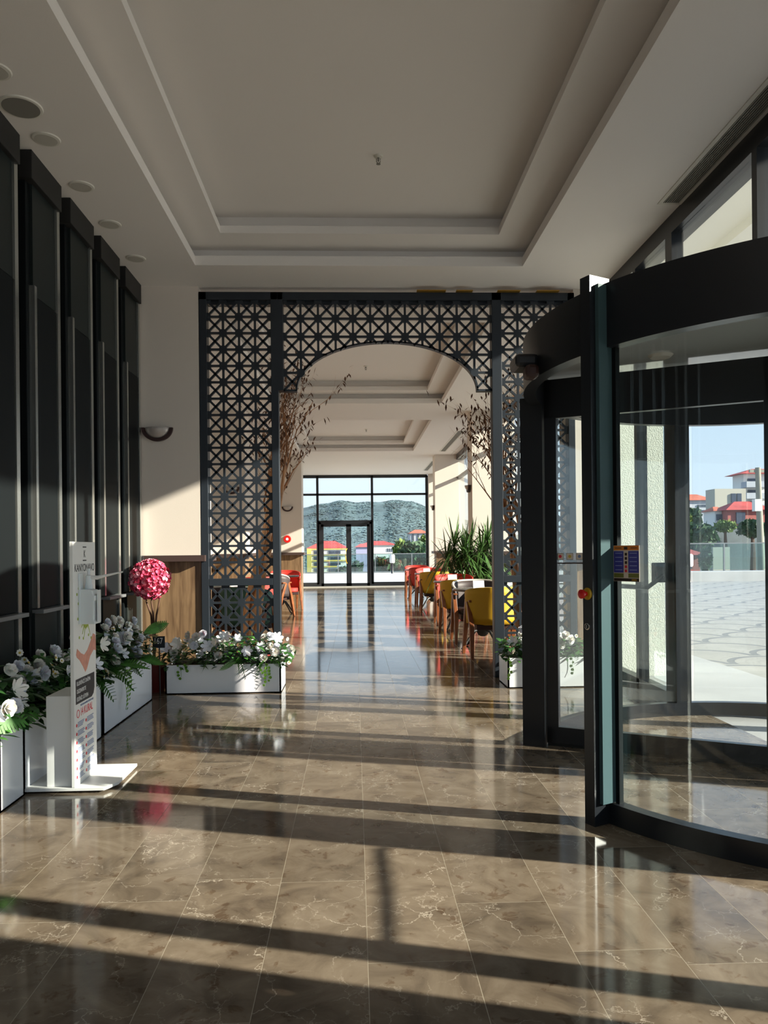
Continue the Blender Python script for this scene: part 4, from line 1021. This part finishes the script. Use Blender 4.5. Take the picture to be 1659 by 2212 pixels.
# left side of the cafe
dup(ch['dark'], (-1.55, 14.6, 0), -.5, 'dark brown tub chair beside the left walkway edge'); dup(tb, (-1.50, 15.5, 0), .3, 'round table between the dark and red chairs on the left')
dup(ch['red'], (-1.48, 16.4, 0), PI+.3, 'red tub chair on the left by the wainscot'); dup(ch['red'], (-1.6, 12.7, 0), .3, 'red tub chair on the left, seen through the lattice')
dup(ch['dark'], (-1.75, 9.7, 0), .9, 'dark brown tub chair seen through the lower left lattice'); dup(tb, (-1.75, 10.6, 0), .9, 'round table behind the left lattice screen')
dup(ch['teal'], (-1.85, 11.6, 0), PI, 'teal green tub chair on the far side of the left table')
def menu(x, y, z, lab, rz=0):
    m = thing('table_menu', lab, 'menu', (x, y, z), rz, group='white folded menus on the tables')
    MB().prism([(-.04, 0), (.04, 0), (.003, .10), (-.003, .10)], 0, -.07, .07).build('card', 'paper', m)
menu(1.55, 9.62, .75, 'folded white menu standing on the table nearest the camera'); menu(1.52, 11.98, .75, 'folded white menu on the second right table'); menu(1.5, 16.05, .75, 'folded white menu on the third right table')

# ================================================================== PLANTS
yc = thing('potted_yucca', 'tall bushy yucca with sword leaves in front of the middle right pier', 'potted plant', (2.03, 13.35, 0))
MB().lathe([(.19, 0), (.22, .03), (.25, .36), (.26, .40), (.24, .41), (.23, .36)], seg=28).build('pot', 'pot', yc, smooth=True)
random.seed(21)
heads = [(-.30, .0, 1.28), (.28, -.05, 1.38), (0, .12, 1.30), (-.1, -.15, .98), (.25, .1, 1.0), (-.42, .05, 1.05), (.40, -.1, .95), (.1, -.2, .85), (-.15, -.2, 1.15), (.15, -.2, 1.2)]
q = MB()
for h in heads: q.tube([(h[0]*.15, h[1]*.15, .3), (h[0]*.5, h[1]*.6, h[2]*.6), h], [.03, .026, .018], 7)
q.build('trunk', 'stem', yc, smooth=True)
q = MB()
for h in heads:
    for i in range(72):
        a = random.uniform(0, 2*PI); el = random.uniform(-.9, 1.4)
        leafq(q, h, (math.cos(a)*math.cos(el), math.sin(a)*math.cos(el), math.sin(el)), random.uniform(.34, .66), random.uniform(.010, .016), random.uniform(.05, .9)*(1.0 if el < 1 else .1), 6)
q.build('sword_leaves', 'yucca', yc)
sp_ = thing('potted_spider_plant', 'low arching green plant left of the big yucca', 'potted plant', (1.95, 15.0, 0))
MB().lathe([(.13, 0), (.17, .35), (.18, .38)], seg=20).build('pot', 'pot', sp_, smooth=True); q = MB()
for i in range(130): a = random.uniform(0, 2*PI); leafq(q, (0, 0, .38), (math.cos(a), math.sin(a), random.uniform(.3, 2)), random.uniform(.3, .6), .013, random.uniform(.3, 1), 6)
q.build('leaves', 'leaf', sp_)

def drytree(label, base, top, seed, nst, spread, hh, lean):
    random.seed(seed)
    t = thing('dried_tree', label, 'tree', base, group='dried branch trees behind the screen'); bx = Vector((0, 0, 0))
    tr = MB(); tw = MB(); lv = MB()
    top = Vector(top)-Vector(base)
    def grow(q, p, d, L_, r, depth):
        pts = [p]; rr = [r]; n = 5
        for i in range(n):
            d = (d+Vector((random.gauss(0, .16), random.gauss(0, .16), random.gauss(0, .07)+.03))).normalized(); p = p+d*L_/n; pts.append(p); rr.append(r*(1-.75*(i+1)/n))
            if depth > 0 and i > 0 and random.random() < .8:
                nd = (d+Vector((random.gauss(0, .5), random.gauss(0, .4), random.uniform(-.1, .5)))).normalized(); grow(tw, p, nd, L_*.58, rr[-1]*.7, depth-1)
            if depth <= 1 and random.random() < .55:
                leafq(lv, p, (random.gauss(0, 1), random.gauss(0, 1), -random.random()), .05, .011, .5, 2)
        q.tube(pts, rr, 5)
    for s in range(nst):
        o_ = Vector((random.uniform(-1, 1)*.09, random.uniform(-1, 1)*.08, 0)); e_ = top*random.uniform(.8, 1.0)+Vector((random.uniform(-1, 1)*spread*.5, random.uniform(-.5, .5)*spread, 0))
        m1 = o_*1.0+(e_-o_)*.35+Vector((random.gauss(0, .03), random.gauss(0, .03), 0)); m2 = o_+(e_-o_)*.7+Vector((random.gauss(0, .04), 0, 0))
        tr.tube([o_, m1, m2, e_], [.038, .030, .022, .015], 8)
        d = (e_-m2).normalized()
        for k in range(4): grow(tw, m2+(e_-m2)*(k/3), (d+Vector((random.gauss(0, .28)*spread*2, random.gauss(0, .25), .1))).normalized(), hh*random.uniform(.6, 1), .012, 2)
    tr.build('trunks', 'logw', t, smooth=True); tw.build('twigs', 'dryw', t); lv.build('dry_leaves', 'dryl', t)
drytree('tall bundle of bare orange branches behind the left lattice panel', (-1.18, 8.35, 0), (-.74, 8.2, 2.35), 4, 5, .20, .95, 0)
drytree('bundle of bare brown branches behind the right lattice panel', (1.85, 8.22, 0), (1.60, 8.25, 2.1), 9, 5, .22, .95, 0)
